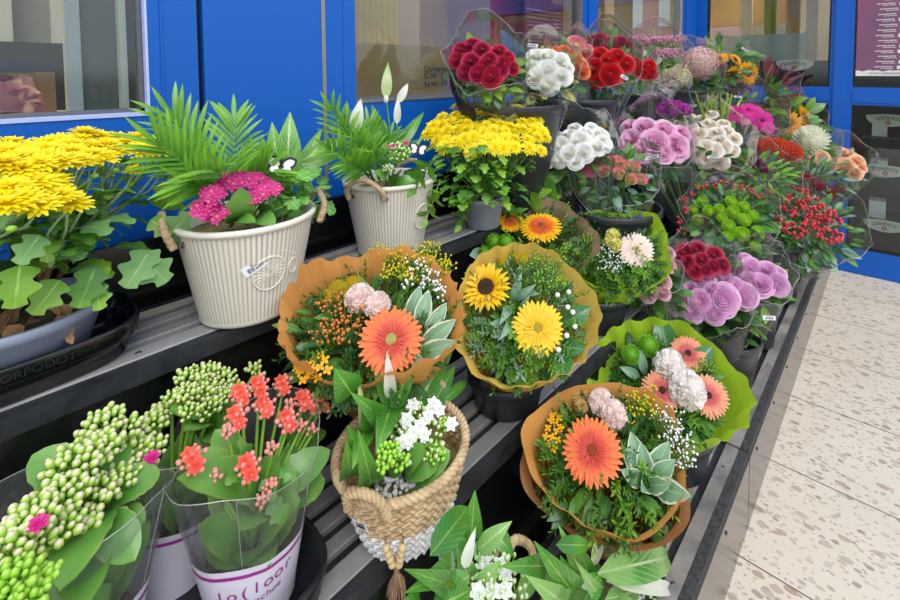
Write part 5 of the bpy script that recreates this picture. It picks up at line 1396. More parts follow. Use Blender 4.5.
# red berry bunches
def berries(t, c, n, base, pts, per=7, r=.0088, m='berry_red', spread=.022):
    k = 0
    for q in pts:
        P = on_plane(q[0], q[1], c, n)+tocam(c)*.03
        mb = MB(); root = P-n*.05
        for i in range(per):
            d = V((U(-1, 1), U(-1, 1), U(-.5, .8)))*spread; b = P+d
            mb.tube([root, b], .001, 3, 0, cap=False); mb.ball(b, r*U(.85, 1.1), 1, 8, 5, T=frame(b, (b-root)), sz=1.1)
            for a in range(3): mb.blade(frame(b-(b-root).normalized()*r, (b-root)) @ rz(a*2.1), r*1.3, r*.8, 'point', (.2, .3), .1, 2, 0)
        mb.tube([root, root+(base-root)*.5, base], .0016, 4, 0, cap=False)
        part('berry_cluster', mb, t, I4, ['stem', m])
c = at(808, 224, x=2.83); n = nn(c, .6, .7); base = V((2.82, .46, .31)); R = px2m(46, c)
t = bunch('bunch of red berry stems with green leaves in film by the front edge', 'berry_bunch', c, n, base, R, lambda t: [], nl=80, LL=(.05, .09), dl=(-.0, .07), leaves=('leaf_dark', 'leaf', 'eucalyptus'), lw=.4)
berries(t, c, n, base, [(795, 190), (806, 192), (788, 204), (800, 202), (812, 200), (822, 206), (795, 214), (808, 214), (820, 218), (832, 214), (815, 226), (826, 230), (836, 234), (842, 238), (830, 242), (806, 224), (790, 226), (779, 218), (785, 232), (776, 226), (838, 222), (828, 222), (818, 236), (797, 236), (801, 208), (815, 209), (826, 213), (811, 219), (819, 228), (803, 231), (835, 240), (783, 210), (790, 197)])
c = at(728, 214, x=2.16); n = nn(c, .5, .75); base = V((2.27, .47, .31)); R = px2m(41, c)
t = bunch('lime green button mums ringed with red berries in clear sleeve', 'mum_bunch', c, n, base, R,
      H_('green_mum', 'pompon', ['green_mum'], [(703, 202, 8), (709, 211, 8), (698, 220, 8), (694, 210, 7), (720, 210, 8), (733, 212, 8.5), (731, 202, 8), (744, 207, 8), (744, 220, 9), (729, 226, 9), (742, 234, 10), (757, 233, 10), (753, 216, 8), (728, 236, 8), (722, 218, 7), (755, 246, 7)], .02, c, n, base=base, dome=.03, face=.4, sc=.84), nl=60, leaves=('leaf_dark', 'leaf'), dl=(-.01, .08))
berries(t, c, n, base, [(683, 200), (686, 210), (680, 220), (690, 194), (700, 188), (712, 186), (724, 184), (736, 187), (746, 190), (684, 230), (755, 196)], 6, .006)

# dark red, dusty pink and lilac roses
c = at(702, 259, x=1.84); n = nn(c, .5, .75); base = V((1.92, .50, .30)); R = px2m(29, c)
bunch('wine red roses in film tucked behind the lilac roses', 'rose_bunch', c, n, base, R,
      H_('rose', 'roseopen', ['rose_wine', 'leaf'], [(685, 252, 9), (697, 250, 9), (687, 262, 9), (702, 260, 9), (714, 255, 9), (714, 266, 8), (723, 265, 8), (679, 262, 7), (706, 270, 7), (695, 271, 8)], .02, c, n, base=base), nl=8)
c = at(657, 276, x=1.56); n = nn(c, .5, .75); base = V((1.63, .575, .31)); R = px2m(22, c)
bunch('small dusty pink roses left of the lilac roses', 'rose_bunch', c, n, base, R,
      H_('rose', 'rose', ['rose_dusty', 'leaf'], [(648, 292, 9), (661, 281, 9), (668, 265, 8), (655, 270, 8), (668, 252, 7), (649, 280, 7), (663, 293, 7), (657, 258, 7)], .02, c, n, base=base), nl=20)
c = at(707, 294, x=1.80); n = nn(c, .5, .8); base = V((1.87, .47, .29)); R = px2m(40, c)
L_ = [(681, 302, 14), (678, 286, 11), (702, 280, 12), (723, 280, 10), (700, 301, 11), (723, 300, 15), (744, 296, 13), (715, 314, 10), (692, 312, 10), (712, 290, 9), (735, 286, 9), (690, 290, 9)]
t = bunch('big open lilac roses over a black printed sleeve', 'rose_bunch', c, n, base, R,
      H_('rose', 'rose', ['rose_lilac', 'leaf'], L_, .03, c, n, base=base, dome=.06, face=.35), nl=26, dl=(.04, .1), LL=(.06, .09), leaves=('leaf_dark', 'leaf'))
collar(t, c, n, base, R*.93, 'paper_black', -1.3, 1.0, -UP+RT*.3, v0=.42, v1=.86); collar(t, c, n, base, R*1.0, 'gold_line', .5, 1.3, -UP+RT*.3, v0=.62, v1=.645, name='gold_edge')
c = at(757, 275, x=1.98); n = nn(c, .5, .75, (.1, -.1, 0)); base = V((1.94, .47, .29)); R = px2m(30, c)
bunch('second bunch of lilac roses behind on the right, with tag', 'rose_bunch', c, n, base, R,
      H_('rose', 'rose', ['rose_lilac', 'leaf'], [(738, 270, 10), (751, 268, 10), (761, 284, 12), (776, 284, 11), (767, 271, 10), (750, 281, 10), (730, 262, 8), (778, 274, 8), (744, 260, 7)], .03, c, n, base=base, dome=.04, face=.3), nl=24, LL=(.05, .08), dl=(.03, .1), leaves=('leaf', 'leaf_bright'), tagpx=(769, 317, -.2, .04))
# ================================================================ POTTED PLANTS
def pot(t, c, h, rt, rb, m, soil='soil', name='pot'):
    mb = MB(); T = Matrix.Translation(c)
    mb.lathe([(0, 0), (rb-.004, 0), (rb, .004), (rt-.005, h-.018), (rt, h-.016), (rt+.002, h-.002), (rt, h), (rt-.006, h), (rt-.009, h-.01), (rb-.004, .01), (0, .01)], 56, T)
    part(name, mb, t, I4, [m])
    mb = MB(); mb.grid([[T @ V((r*cos(a), r*sin(a), h-.016+.006*noise.noise(V((r*cos(a)*60, r*sin(a)*60, 1))))) for a in [2*pi*i/40 for i in range(40)]] for r in (rt-.010, rt*.7, rt*.4, .004)], 0, close=True)
    part('soil', mb, t, I4, [soil])

def twig(mb, a, b, r0, r1, m=0, wob=.02, n=5):
    d = b-a; s = jit(d.orthogonal(), .3)*d.length*wob*4
    mb.tube([a, a+d*.3+s, a+d*.65+s*.8, b], [r0, r0*.8+r1*.2, (r0+r1)/2, r1], n, m, cap=False)

# ---- big yellow chrysanthemum at left, in a black tray
t = thing('black_tray', 'long glossy black tray with raised lettering under the left chrysanthemum', 'tray', (-.04, 1.11, .95))
mb = MB(); rx, ry_ = .262, .118
def oval(sx, sy, z): return [V((-.04+sx*copysign(abs(cos(a))**.35, cos(a)), 1.112+sy*copysign(abs(sin(a))**.6, sin(a)), z)) for a in [2*pi*i/96 for i in range(96)]]
mb.grid([oval(.01, .005, .951), oval(rx-.02, ry_-.02, .951), oval(rx-.016, ry_-.016, .955), oval(rx-.014, ry_-.012, .985), oval(rx-.002, ry_-.002, .987), oval(rx, ry_, .990), oval(rx+.002, ry_+.001, 1.012), oval(rx, ry_, 1.016), oval(rx-.004, ry_-.004, 1.016), oval(rx-.008, ry_-.008, .99), oval(rx-.02, ry_-.018, .956), oval(.01, .005, .956)], 0, close=True)
part('tray_body', mb, t, I4, ['black_gloss'])
g = MB(); tm = text_mesh('FLORPODOT', .017, .0012); g.add(tm, Matrix.Translation((.075, .9925, 1.001)) @ Matrix.Rotation(pi/2, 4, 'X')); part('raised_lettering', g, t, I4, ['black_plastic'])

pc = V((.065, 1.112, .957))
t = thing('potted_chrysanthemum', 'large yellow chrysanthemum in grey pot at the left edge below window', 'potted plant', pc, 'potted yellow chrysanthemums')
pot(t, pc, .104, .119, .086, 'lilac_pot')
heads_l = [(8, 152, 1.08), (20, 158, 1.0), (33, 149, 1.10), (48, 150, 1.06), (58, 141, 1.16), (70, 152, 1.05), (80, 140, 1.18), (92, 148, 1.1), (80, 161, 1.0), (99, 137, 1.2), (108, 146, 1.1), (60, 163, .99), (40, 163, .98), (113, 152, 1.08), (125, 143, 1.16), (136, 138, 1.2), (140, 150, 1.08), (150, 142, 1.16), (158, 151, 1.08), (166, 143, 1.18), (172, 151, 1.1), (182, 145, 1.17), (192, 148, 1.17), (20, 170, .97), (4, 164, .98), (68, 146, 1.1), (90, 155, 1.03), (118, 139, 1.2), (30, 156, 1.03), (50, 158, 1.0), (100, 158, 1.03), (84, 133, 1.2), (10, 143, 1.15), (22, 147, 1.15), (46, 144, 1.15), (135, 170, 1.06)]
near = [(12, 188, .93), (35, 184, .95), (58, 196, .93), (8, 205, .90), (38, 205, .91), (72, 203, .94), (50, 182, .97), (22, 198, .91)]
mb = MB(); lf = MB(); stemroots = []
pts = []
for i, (a, b, y) in enumerate(heads_l+near):
    P = at(a, b, y=y); R = .028 if i < len(heads_l) else .030
    if i == 35: R = .02
    n = jit(UP*.9+tocam(P)*.35+(P-pc)*.6, .15)
    put_head(t, 'flower', 'daisymum', ['yellow_petal'], P, n, R*U(.9, 1.08), i % 3)
    pts.append((P, n))
trunks = [pc+V((cos(a)*.035, sin(a)*.035, .08)) for a in (0.3, 1.5, 2.8, 4.1, 5.2)]
mids = [tr_+V((cos(a)*.05, sin(a)*.045, .10+.03*(i % 2))) for i, (tr_, a) in enumerate(zip(trunks, (0.3, 1.5, 2.8, 4.1, 5.2)))]
for a, b in zip(trunks, mids): twig(mb, a, b, .005, .004, 0)
for P, n in pts:
    m_ = min(mids, key=lambda q: (q-P).length); k = (m_+P)/2+V((U(-.02, .02), U(-.02, .02), .0))
    twig(mb, m_, k, .003, .0024, 1); twig(mb, k, P-n*.004, .0022, .0016, 1)
    for q in range(2):
        s = k+(P-k)*U(-.6, .7); d = V((U(-1, 1), U(-1, 1), U(-.3, .5))); lf.blade(bframe(s, d, UP), U(.035, .055), U(.025, .035), 'lobed', (.2, -1.0), .12, 9, int(U(0, 2.99)), U(-.4, .4), cross=4)
    if U(0, 1) < .4:
        s = P+V((U(-.03, .03), U(-.03, .03), -.03)); mb.ball(s, .006, 2, 8, 5, sz=.8); twig(mb, k, s, .0015, .0012, 1)
part('stems', mb, t, I4, ['stem_brown', 'stem_pale', 'bud_green'])
for i in range(170):
    a = U(0, 2*pi); r = U(.02, .15); s = pc+V((r*cos(a), r*sin(a)*.8, U(.15, .29))); d = V((cos(a), sin(a), U(-.5, .4)))
    lf.blade(bframe(s, d, UP), U(.04, .068), U(.035, .052), 'lobed', (.3, -1.1), .1, 14, int(U(0, 2.99)), U(-.4, .4), cross=4)
# explicit leaves hanging at the right and over the rim
for (x0, y0, x1, y1, y) in [(150, 250, 128, 285, 1.03), (95, 268, 80, 305, 1.0), (60, 280, 35, 312, .98), (140, 255, 165, 280, 1.03), (165, 240, 188, 215, 1.05), (20, 265, 15, 305, .95), (150, 220, 172, 232, 1.06), (40, 235, 20, 262, .93), (95, 285, 100, 308, 1.0), (165, 210, 178, 178, 1.1)]:
    a = at(x0, y0, y=y); b = at(x1, y1, y=y-.02); lf.blade(bframe(a, b-a, tocam(a)), (b-a).length*1.1, (b-a).length*.9, 'lobed', (.25, -.5), .1, 16, int(U(0, 2.99)), 0, cross=4)
part('foliage', lf, t, I4, ['leaf_mum', 'leaf_mum_pale', 'leaf_bright'])
mb = MB()
for i in range(14):
    s = pc+V((U(-.06, .09), U(-.09, .03), U(.08, .16))); mb.blade(bframe(s, V((U(-.5, .5), U(-.5, .5), -1)), tocam(s)), U(.04, .07), U(.015, .03), 'lobed', (U(-.5, .5), U(-1, 1)), .5, 8, 0, U(-2, 2), cross=4, wav=.2)
part('withered_leaves', mb, t, I4, ['dry_leaf'])

# ---- centre chrysanthemum
pc = V((1.11, 1.02, .9505))
t = thing('potted_chrysanthemum', 'round yellow chrysanthemum in small grey pot in the middle of top tier', 'potted plant', pc, 'potted yellow chrysanthemums')
pot(t, pc, .10, .070, .052, 'grey_pot')
c = at(485, 132, y=1.02); n = nn(c, .75, .55); pts = []
i = 0
for row, (yy, x0, x1, k) in enumerate([(109, 450, 524, 9), (116, 438, 540, 11), (124, 426, 545, 13), (132, 423, 549, 13), (140, 430, 553, 12), (148, 440, 548, 9)]):
    for j in range(k):
        a = x0+(x1-x0)*(j+.5)/k+U(-3, 3); b = yy+U(-3, 3)
        P = on_plane(a, b, c, n); rad = (P-c).length; P = P+tocam(P)*.04*(1-(rad/.2)**2)
        d = jit(n+(P-c).normalized()*.5, .2); put_head(t, 'flower', 'daisymum', ['yellow_petal'], P, d, .0275*U(.85, 1.1), i % 3); pts.append((P, d)); i += 1
mb = MB(); lf = MB()
core = pc+V((0, 0, .1))
for P, d in pts:
    k = core+(P-core)*.55+V((U(-.02, .02), U(-.02, .02), -.02)); twig(mb, core, k, .0022, .0018, 0); twig(mb, k, P-d*.004, .0018, .0012, 0)
for i in range(240):
    a = U(0, 2*pi); r = .03+.14*sqrt(U(0, 1)); z = U(.0, .19); s = core+V((r*cos(a)*.95, r*sin(a)*.8, z-.0)); dd = V((cos(a), sin(a), U(-.6, .5)))
    if s.y > 1.22: continue
    lf.blade(bframe(s, dd, UP), U(.03, .05), U(.026, .038), 'lobed', (.3, -1.0), .1, 8, int(U(0, 2.99)), U(-.4, .4), cross=4)
for (x0, y0, x1, y1) in [(440, 180, 432, 205), (520, 185, 540, 200), (470, 195, 462, 212), (505, 195, 515, 215), (530, 170, 552, 185), (435, 160, 420, 175)]:
    a = at(x0, y0, y=.98); b = at(x1, y1, y=.97); sprig(lf, a, b-a, (b-a).length*1.6, int(U(0, 2.99)), .6, 'lobed', 5, .5)
part('stems', mb, t, I4, ['stem']); part('foliage', lf, t, I4, ['leaf_mum', 'leaf_bright', 'leaf_mum'])

# ---- rattan planters
def frond(parent, base, tip, arch=.25, nl=9, ll=.095, droop=.25, m='palm', w=.0095, xs=None):
    base = V(base); tip = V(tip); d = tip-base; L = d.length; mb = MB(); f = tocam((base+tip)/2); dn = d.normalized(); side = (f-dn*f.dot(dn)).normalized().cross(dn)
    C_ = lambda s: base+d*s+UP*arch*L*sin(pi*s)*.6
    mb.tube([C_(s/8) for s in range(9)], [.0022-.0015*s/8 for s in range(9)], 5, 0, cap=False)
    for j in range(nl):
        s = .32+.66*j/(nl-1); P = C_(s); tg = (C_(min(1, s+.02))-C_(s-.02)).normalized()
        for sg in (1, -1):
            dd = tg*.75+side*sg*(.9-.5*(j/(nl-1)))+f*U(-.15, .15)+V((0, 0, U(-.05, .15)))
            mb.blade(bframe(P, dd, f+UP), ll*U(.85, 1.1)*(1-.45*abs(s-.6)), w*U(.85, 1.15), 'strap', (.15, -droop-U(0, .5)), .18, 6, 0, U(-.3, .3))
    mb.blade(bframe(C_(1), d, f), ll*.8, w, 'strap', (0, -.3), .15, 5, 0)
    return part('frond', mb, parent, I4, [m])

def butterfly(parent, P, s=.03):
    f = tocam(P); T = frame(P, f, UP+RT*.2); mb = MB(); wg = []
    for sg in (1, -1):
        for (a, l, w_) in ((.55, 1.0, .8), (-.35, .72, .7)):
            TT = T @ Matrix.Rotation(sg*(pi/2-a), 4, 'Z'); mb.blade(TT, l*s*.8, w_*s*.75, 'round', (.15, 0), .05, 6, 1, cross=4); mb.blade(TT @ tr(s*.12, 0, .0012), l*s*.55, w_*s*.45, 'round', (.15, 0), .05, 5, 0, cross=4)
    mb.tube([T @ V((-s*.35, 0, .002)), T @ V((s*.4, 0, .002))], .0016, 5, 1); mb.tube([P, P-UP*.08+f*-.02], .001, 4, 1)
    return part('butterfly_pick', mb, parent, I4, ['tag_white', 'ink'])

def kal_heads(t, pts, y, m, base, nf=26, name='flower_cluster', R=.03, fr=.0075, bud='bud_coral'):
    for (a, b) in pts:
        c = at(a, b, y=y); n = nn(c, .7, .6); T = frame(c, n); fl = []
        for i in range(nf):
            f = (i+.5)/nf; r = R*sqrt(f); q = i*2.39996; fl.append((T @ V((r*cos(q), r*sin(q), R*.4*(1-f)+U(0, .004))), 'floret4'))
        kal_cluster(t, c, n, R*.9, 12, base, ('stem_kal', bud), .0028, fl, m, fr, name)

pc = V((.405, 1.045, .9505))
t = rattan_pot(pc, .205, .128, .092, 'white rattan-look planter with pink kalanchoe and barcode sticker, left one', (radians(-107), .128, -.5), radians(-93), [radians(168), radians(-12)], True)
top = pc+V((0, 0, .18))
for (x0, y0, x1, y1, y) in [(228, 200, 172, 98, 1.08), (225, 200, 158, 124, 1.03), (235, 195, 232, 100, 1.12), (240, 195, 262, 150, 1.0), (230, 200, 190, 160, .98), (225, 205, 180, 140, 1.1), (240, 200, 285, 165, 1.1), (232, 205, 215, 150, .96)]:
    frond(t, at(x0, y0, y=1.05), at(x1+2, y1+22, y=y), U(.0, .18))
for (x0, y0, x1, y1, W, y) in [(284, 192, 262, 138, .055, 1.0), (286, 188, 290, 112, .06, 1.08), (280, 188, 272, 122, .05, 1.06), (295, 178, 322, 128, .03, 1.08), (296, 168, 346, 152, .028, 1.04), (294, 165, 345, 137, .035, 1.08), (285, 185, 300, 140, .035, 1.0)]:
    lily_leaf(t, at(x0, y0, y=1.05), at(x1, y1, y=y), W, 'lily_variegated')
kal_heads(t, [(243, 183), (232, 182)], .985, 'kal_pink', top, 24, R=.024, fr=.008); kal_heads(t, [(258, 181)], 1.0, 'kal_pink', top, 18, R=.02, fr=.008)
kal_heads(t, [(212, 196), (203, 210), (216, 214)], .96, 'kal_pink', top, 18, R=.019, fr=.0075); kal_heads(t, [(262, 193), (254, 198), (272, 190)], .96, 'kal_pink', top, 16, R=.016, fr=.0075)
for (x0, y0, x1, y1, W, y) in [(235, 222, 240, 188, .05, .95), (255, 218, 275, 224, .035, .94), (232, 226, 255, 222, .03, .93), (262, 215, 258, 202, .03, .95)]: kal_leaf(t, at(x0, y0, y=1.0), at(x1, y1, y=y), W)
mb = MB()
for i in range(60):
    a = U(278, 328); b = U(165, 212) if a > 290 else U(190, 214); y = U(.95, 1.08); P = at(a, b, y=y); d = V((U(-1, 1), U(-1, 1), U(-.6, .5)))
    mb.blade(bframe(P, jit(d, .1), tocam(P)+UP), U(.024, .036), U(.026, .034), 'lobed', (.2, -.7), .08, 8, 0, cross=4); mb.tube([P, P-d.normalized()*.0+V((0, 0, -.03))], .0008, 3, 1, cap=False)
part('ivy', mb, t, I4, ['ivy', 'stem'])
butterfly(t, at(281, 167, y=.98), .042)

pc = V((.800, 1.09, .9505))
t = rattan_pot(pc, .205, .122, .09, 'white rattan-look planter with peace lily blooms, right one', None, radians(-75), [radians(205), radians(25)])
top = pc+V((0, 0, .18))
for (x0, y0, x1, y1, y) in [(370, 180, 328, 98, 1.05), (372, 178, 342, 112, 1.1), (375, 180, 326, 135, 1.0), (378, 180, 365, 112, 1.12), (372, 182, 345, 150, .98), (378, 180, 385, 125, 1.1), (374, 182, 356, 130, 1.02), (380, 182, 372, 140, 1.0)]:
    frond(t, at(x0, y0, y=1.08), at(x1+4, y1+14, y=y), U(.0, .12), 8, .075)
for (x0, y0, x1, y1, W, y) in [(392, 155, 424, 112, .035, 1.1), (396, 160, 422, 138, .04, 1.05), (385, 150, 372, 105, .04, 1.15), (405, 178, 425, 165, .035, 1.0)]: lily_leaf(t, at(x0, y0, y=1.09), at(x1, y1, y=y), W, 'lily_leaf')
for (x0, y0, x1, y1, W, m) in [(386, 98, 388, 62, .028, 'spathe_green'), (397, 124, 398, 96, .020, 'spathe'), (398, 103, 408, 83, .022, 'spathe'), (354, 132, 361, 98, .032, 'spathe')]:
    o = lily_leaf(t, at(x0, y0, y=1.06), at(x1, y1, y=1.06), W, m, name='white_bloom', cup=.4)
mb = MB()
for (x0, y0, x1, y1) in [(386, 98, 390, 160), (397, 124, 392, 165), (354, 132, 372, 180)]: mb.tube([at(x0, y0, y=1.06), at((x0+x1)/2+2, (y0+y1)/2, y=1.07), at(x1, y1, y=1.08)], .0022, 6, 0)
P = at(386, 99, y=1.055); mb.ball(P, .007, 1, 8, 6, sz=1.6); part('flower_stalks', mb, t, I4, ['stem', 'spathe'])
kal_cluster(t, at(396, 152, y=1.02), nn(at(396, 152, y=1.02), .8, .5), .038, 50, top, ('stem_kal', 'bud_white'), .0034, [(at(393, 146, y=1.0), 'floret'), (at(406, 143, y=1.0), 'floret'), (at(388, 147, y=1.0), 'floret')], 'kal_pink', .008, 'flower_cluster')
kal_cluster(t, at(388, 168, y=1.0), nn(at(388, 168, y=1.0), .8, .5), .015, 16, top, ('stem_kal', 'bud_white'), .003)
for (x0, y0, x1, y1, W) in [(385, 185, 375, 172, .035), (395, 185, 400, 172, .04), (392, 186, 418, 180, .035)]: kal_leaf(t, at(x0, y0, y=1.05), at(x1, y1, y=1.0), W)
butterfly(t, at(418, 150, y=1.0), .036)

# ---- basket with peace lily and white kalanchoe on the middle tier
bc = V((.535, .692, .6005))
t = thing('seagrass_basket', 'two-tone seagrass and white basket with white kalanchoe, peace lily and bead tassel', 'basket', bc, 'woven baskets with peace lilies')
def basket(t, bc, h, rt, rb, rows_, split, tilt=0):
    T = Matrix.Translation(bc) @ Matrix.Rotation(tilt, 4, 'Y')
    g1 = MB(); g2 = MB()
    for j in range(rows_):
        v = (j+.5)/rows_; z = h*v; r = rb+(rt-rb)*v**.8; rr = h/rows_*.62
        tgt = g2 if v < split else g1; k = 66; ring_ = []
        for i in range(264):
            a = 2*pi*i/264; ph = (a*k/2+(j % 2)*pi/2); ring_.append((r+rr*.35*sin(ph), a, z+rr*.22*cos(ph*1.0), rr*(.75+.35*abs(sin(ph)))))
        pts = [[T @ V(((q[0]+q[3]*cos(b))*cos(q[1]), (q[0]+q[3]*cos(b))*sin(q[1]), q[2]+q[3]*sin(b))) for q in ring_] for b in [2*pi*m_/7 for m_ in range(8)]]
        tgt.grid(pts, 0, close=True)
    g1.lathe([(rt-.006, h-.02), (rb-.006, .004), (0, .004)], 40, T)
    part('woven_top', g1, t, I4, ['seagrass']); part('white_base', g2, t, I4, ['white_weave'])
    pts = [T @ V(((rt+.002)*cos(a), (rt+.002)*sin(a), h+.003)) for a in [2*pi*i/40 for i in range(41)]]
    rope(t, pts, .0085, 'rim_braid', 'seagrass', 3, 24)
    mb = MB(); mb.lathe([(0, h*.80), (rt*.6, h*.79), (rt-.008, h*.77)], 30, T); part('moss', mb, t, I4, ['moss'])
    return T
T = basket(t, bc, .150, .116, .072, 16, .42, radians(-3))
for az in (radians(25), radians(205)):
    P = T @ V((.122*cos(az), .122*sin(az), .150)); s = V((-sin(az), cos(az), 0)); o = V((cos(az), sin(az), 0))
    rope(t, [P-s*.035-UP*.01, P-s*.028+UP*.024+o*.01, P+UP*.034+o*.012, P+s*.028+UP*.024+o*.01, P+s*.035-UP*.01], .0085, 'handle', 'seagrass', 3, 5)
# tassel and beads in front
def bsurf(az, z, off=.010):
    r = .072+(.116-.072)*max(0, z/.15)**.8+off; return bc+V((r*cos(az), r*sin(az), z))
azc = atan2(-bc.y, -bc.x); a0 = azc-.20
for sg, da in ((-1, -.13), (1, .13)):
    for i in range(4):
        P = bsurf(a0+da*(1-.17*i), .052-.0128*i, .014+.001*i); mb = MB(); mb.ball(P, .0068, 0, 12, 8); part('bead', mb, t, I4, ['bead_wood'])
    mb = MB(); mb.tube([bsurf(a0+da*1.05, .058, .012), bsurf(a0+da*1.1, .075, .010)], .0012, 4); part('cord', mb, t, I4, ['jute'])
top_ = bsurf(a0, .0, .018); mb = MB(); mb.tube([top_+UP*.008, top_-UP*.012], .0045, 8); part('tassel_knot', mb, t, I4, ['jute'])
mb = MB()
for i in range(90):
    a = U(0, 2*pi); r = .016*sqrt(U(0, 1)); q = V((cos(a), sin(a), 0))
    mb.tube([top_-UP*.006+q*.002, top_-UP*.028+q*r*.9, top_-UP*U(.045, .055)+q*r*1.1], .0008, 4, cap=False)
part('tassel', mb, t, I4, ['jute'])
P = bsurf(azc-.75, .085, .012); sticker(t, P, (P-bc-UP*(P-bc).z).normalized()+UP*-.2, UP-RT*.25, .036, .018)
for i in range(46):
    aa = azc+U(-1.0, .25); rr_ = U(.05, .098); P = bc+V((rr_*cos(aa), rr_*sin(aa), .122+U(0, .012))); mb = MB(); mb.ball(P, U(.004, .006), 0, 7, 5, T=Matrix.Translation(P) @ Matrix.Rotation(U(0, 3), 4, V((U(-1, 1), U(-1, 1), 1)).normalized()) @ Matrix.Diagonal((1.2, .8, .7, 1))); part('pebble', mb, t, I4, ['pebble'])
cc = bc+V((.062*cos(azc-.5), .062*sin(azc-.5), .150)); TT = frame(cc, tocam(cc), UP+RT*.3); mb = MB(); mb.tube([TT @ V((.014*cos(a), .019*sin(a), 0)) for a in [2*pi*i/24 for i in range(25)]], .0042, 8, cap=False); part('white_ring', mb, t, I4, ['deco_white'])
soil = bc+V((0, 0, .12))
for (x0, y0, x1, y1, W, y) in [(395, 405, 413, 352, .034, .76), (412, 408, 456, 338, .034, .78), (425, 412, 455, 366, .03, .80), (390, 402, 376, 455, .042, .66), (396, 430, 404, 398, .026, .74), (372, 480, 358, 430, .042, .66), (352, 388, 334, 368, .05, .74), (385, 415, 350, 392, .035, .72), (400, 410, 385, 385, .03, .76), (365, 425, 352, 470, .035, .66), (430, 405, 468, 380, .022, .80), (398, 415, 430, 385, .03, .8), (405, 470, 395, 440, .035, .68), (360, 455, 348, 425, .04, .70), (350, 470, 346, 440, .035, .68), (420, 405, 440, 352, .03, .82), (375, 425, 362, 395, .04, .72), (395, 405, 372, 360, .03, .78), (410, 420, 402, 372, .03, .76)]:
    lily_leaf(t, at(x0, y0+6, y=.70), at(x1, y1, y=y-.04), W, 'lily_leaf')
lily_leaf(t, at(391, 398, y=.70), at(387, 350, y=.70), .022, 'spathe', name='white_bloom', cup=.35); lily_leaf(t, at(366, 432, y=.70), at(358, 378, y=.70), .018, 'spathe_green', name='white_bloom', cup=.45)
P = at(390, 391, y=.73); mb = MB(); mb.ball(P, .005, 0, 8, 5, sz=1.6); mb.tube([at(391, 398, y=.70), at(393, 430, y=.70), soil], .002, 5, 1); part('spadix', mb, t, I4, ['spathe', 'stem'])
W_ = [(413, 411), (428, 422), (439, 416), (407, 426), (413, 439), (424, 441), (402, 449), (451, 430), (420, 432), (433, 410), (410, 447)]
c = at(418, 434, y=.64); n = nn(c, .6, .7)
kal_cluster(t, c, n, .050, 70, soil, ('stem_kal', 'bud_white'), .0040, [(on_plane(a, b, c, n)+n*.022, 'floret') for a, b in W_], 'kal_white', .0125, 'flower_cluster')
for (a, b, R, k) in [(388, 455, .018, 22), (400, 462, .014, 14), (434, 453, .018, 24), (447, 425, .012, 12), (382, 466, .01, 8)]:
    c2 = at(a, b, y=.61); kal_cluster(t, c2, nn(c2, .6, .6), R, k, soil, ('stem_kal', 'bud_green'), .0042)
for (x0, y0, x1, y1, W) in [(408, 492, 450, 455, .05), (405, 480, 438, 468, .045), (395, 485, 400, 465, .03), (405, 475, 425, 450, .04)]: kal_leaf(t, at(x0, y0-8, y=.64), at(x1, y1-4, y=.60), W)

# ---- two low baskets in front
def low_basket(bc, label, leaves, blooms, whites, cl, hands):
    t = thing('seagrass_basket', label, 'basket', bc, 'woven baskets with peace lilies')
    basket(t, bc, .12, .092, .07, 10, .3, 0)
    soil = bc+V((0, 0, .1))
    for (x0, y0, x1, y1, W, y0_, y1_) in leaves: lily_leaf(t, at(x0, y0, y=y0_), at(x1, y1, y=y1_), W, 'lily_leaf' if U(0, 1) < .6 else 'lily_variegated')
    for (x0, y0, x1, y1, W, y, m) in blooms: lily_leaf(t, at(x0, y0, y=y), at(x1, y1, y=y), W, m, name='white_bloom', cup=.35)
    c = at(cl[0], cl[1], y=cl[2]); n = nn(c, .7, .6)
    kal_cluster(t, c, n, cl[3], 70, soil, ('stem_kal', 'bud_white'), .0042, [(on_plane(a, b, c, n)+n*.016, 'floret') for a, b in whites], 'kal_white', .0125, 'flower_cluster')
    mb = MB()
    for (x0, y0, x1, y1, W, y0_, y1_) in leaves[::2]: mb.tube([at(x0, y0, y=y0_), (at(x0, y0, y=y0_)+soil)/2+V((0, 0, .02)), soil], .0018, 5, 0, cap=False)
    part('leaf_stalks', mb, t, I4, ['stem'])
    for h in hands: rope(t, [at(a, b, y=y) for a, b, y in h], .0085, 'handle', 'seagrass', 3, 6)
    for k in range(5):
        a = k*1.256+.4; kal_leaf(t, soil+V((cos(a)*.02, sin(a)*.02, .02)), soil+V((cos(a)*.085, sin(a)*.085, .07)), .05)
    return t
low_basket(V((.515, .50, .2505)), 'low basket of peace lily at the bottom, left of the two front ones',
    [(471, 540, 475, 490, .034, .50, .50), (430, 556, 468, 507, .038, .46, .50), (478, 550, 512, 521, .028, .50, .47), (493, 528, 514, 557, .028, .50, .46), (455, 568, 405, 593, .036, .46, .42), (450, 585, 404, 569, .030, .46, .42), (455, 560, 460, 520, .030, .5, .54), (440, 596, 470, 575, .03, .44, .44), (470, 580, 455, 545, .03, .5, .5), (480, 590, 500, 560, .03, .48, .46), (432, 610, 470, 590, .045, .42, .42), (475, 560, 492, 535, .028, .5, .5), (420, 600, 395, 612, .03, .44, .42), (520, 600, 535, 570, .03, .5, .52)],
    [(464, 568, 476, 526, .017, .48, 'spathe'), (444, 560, 438, 552, .016, .46, 'spathe')], [(485, 568), (506, 580), (493, 596), (505, 596), (478, 598), (500, 572)], (498, 586, .46, .05),
    [[(505, 560, .53), (515, 540, .54), (530, 546, .54), (534, 560, .53)], [(480, 562, .57), (488, 552, .57), (496, 556, .57)]])
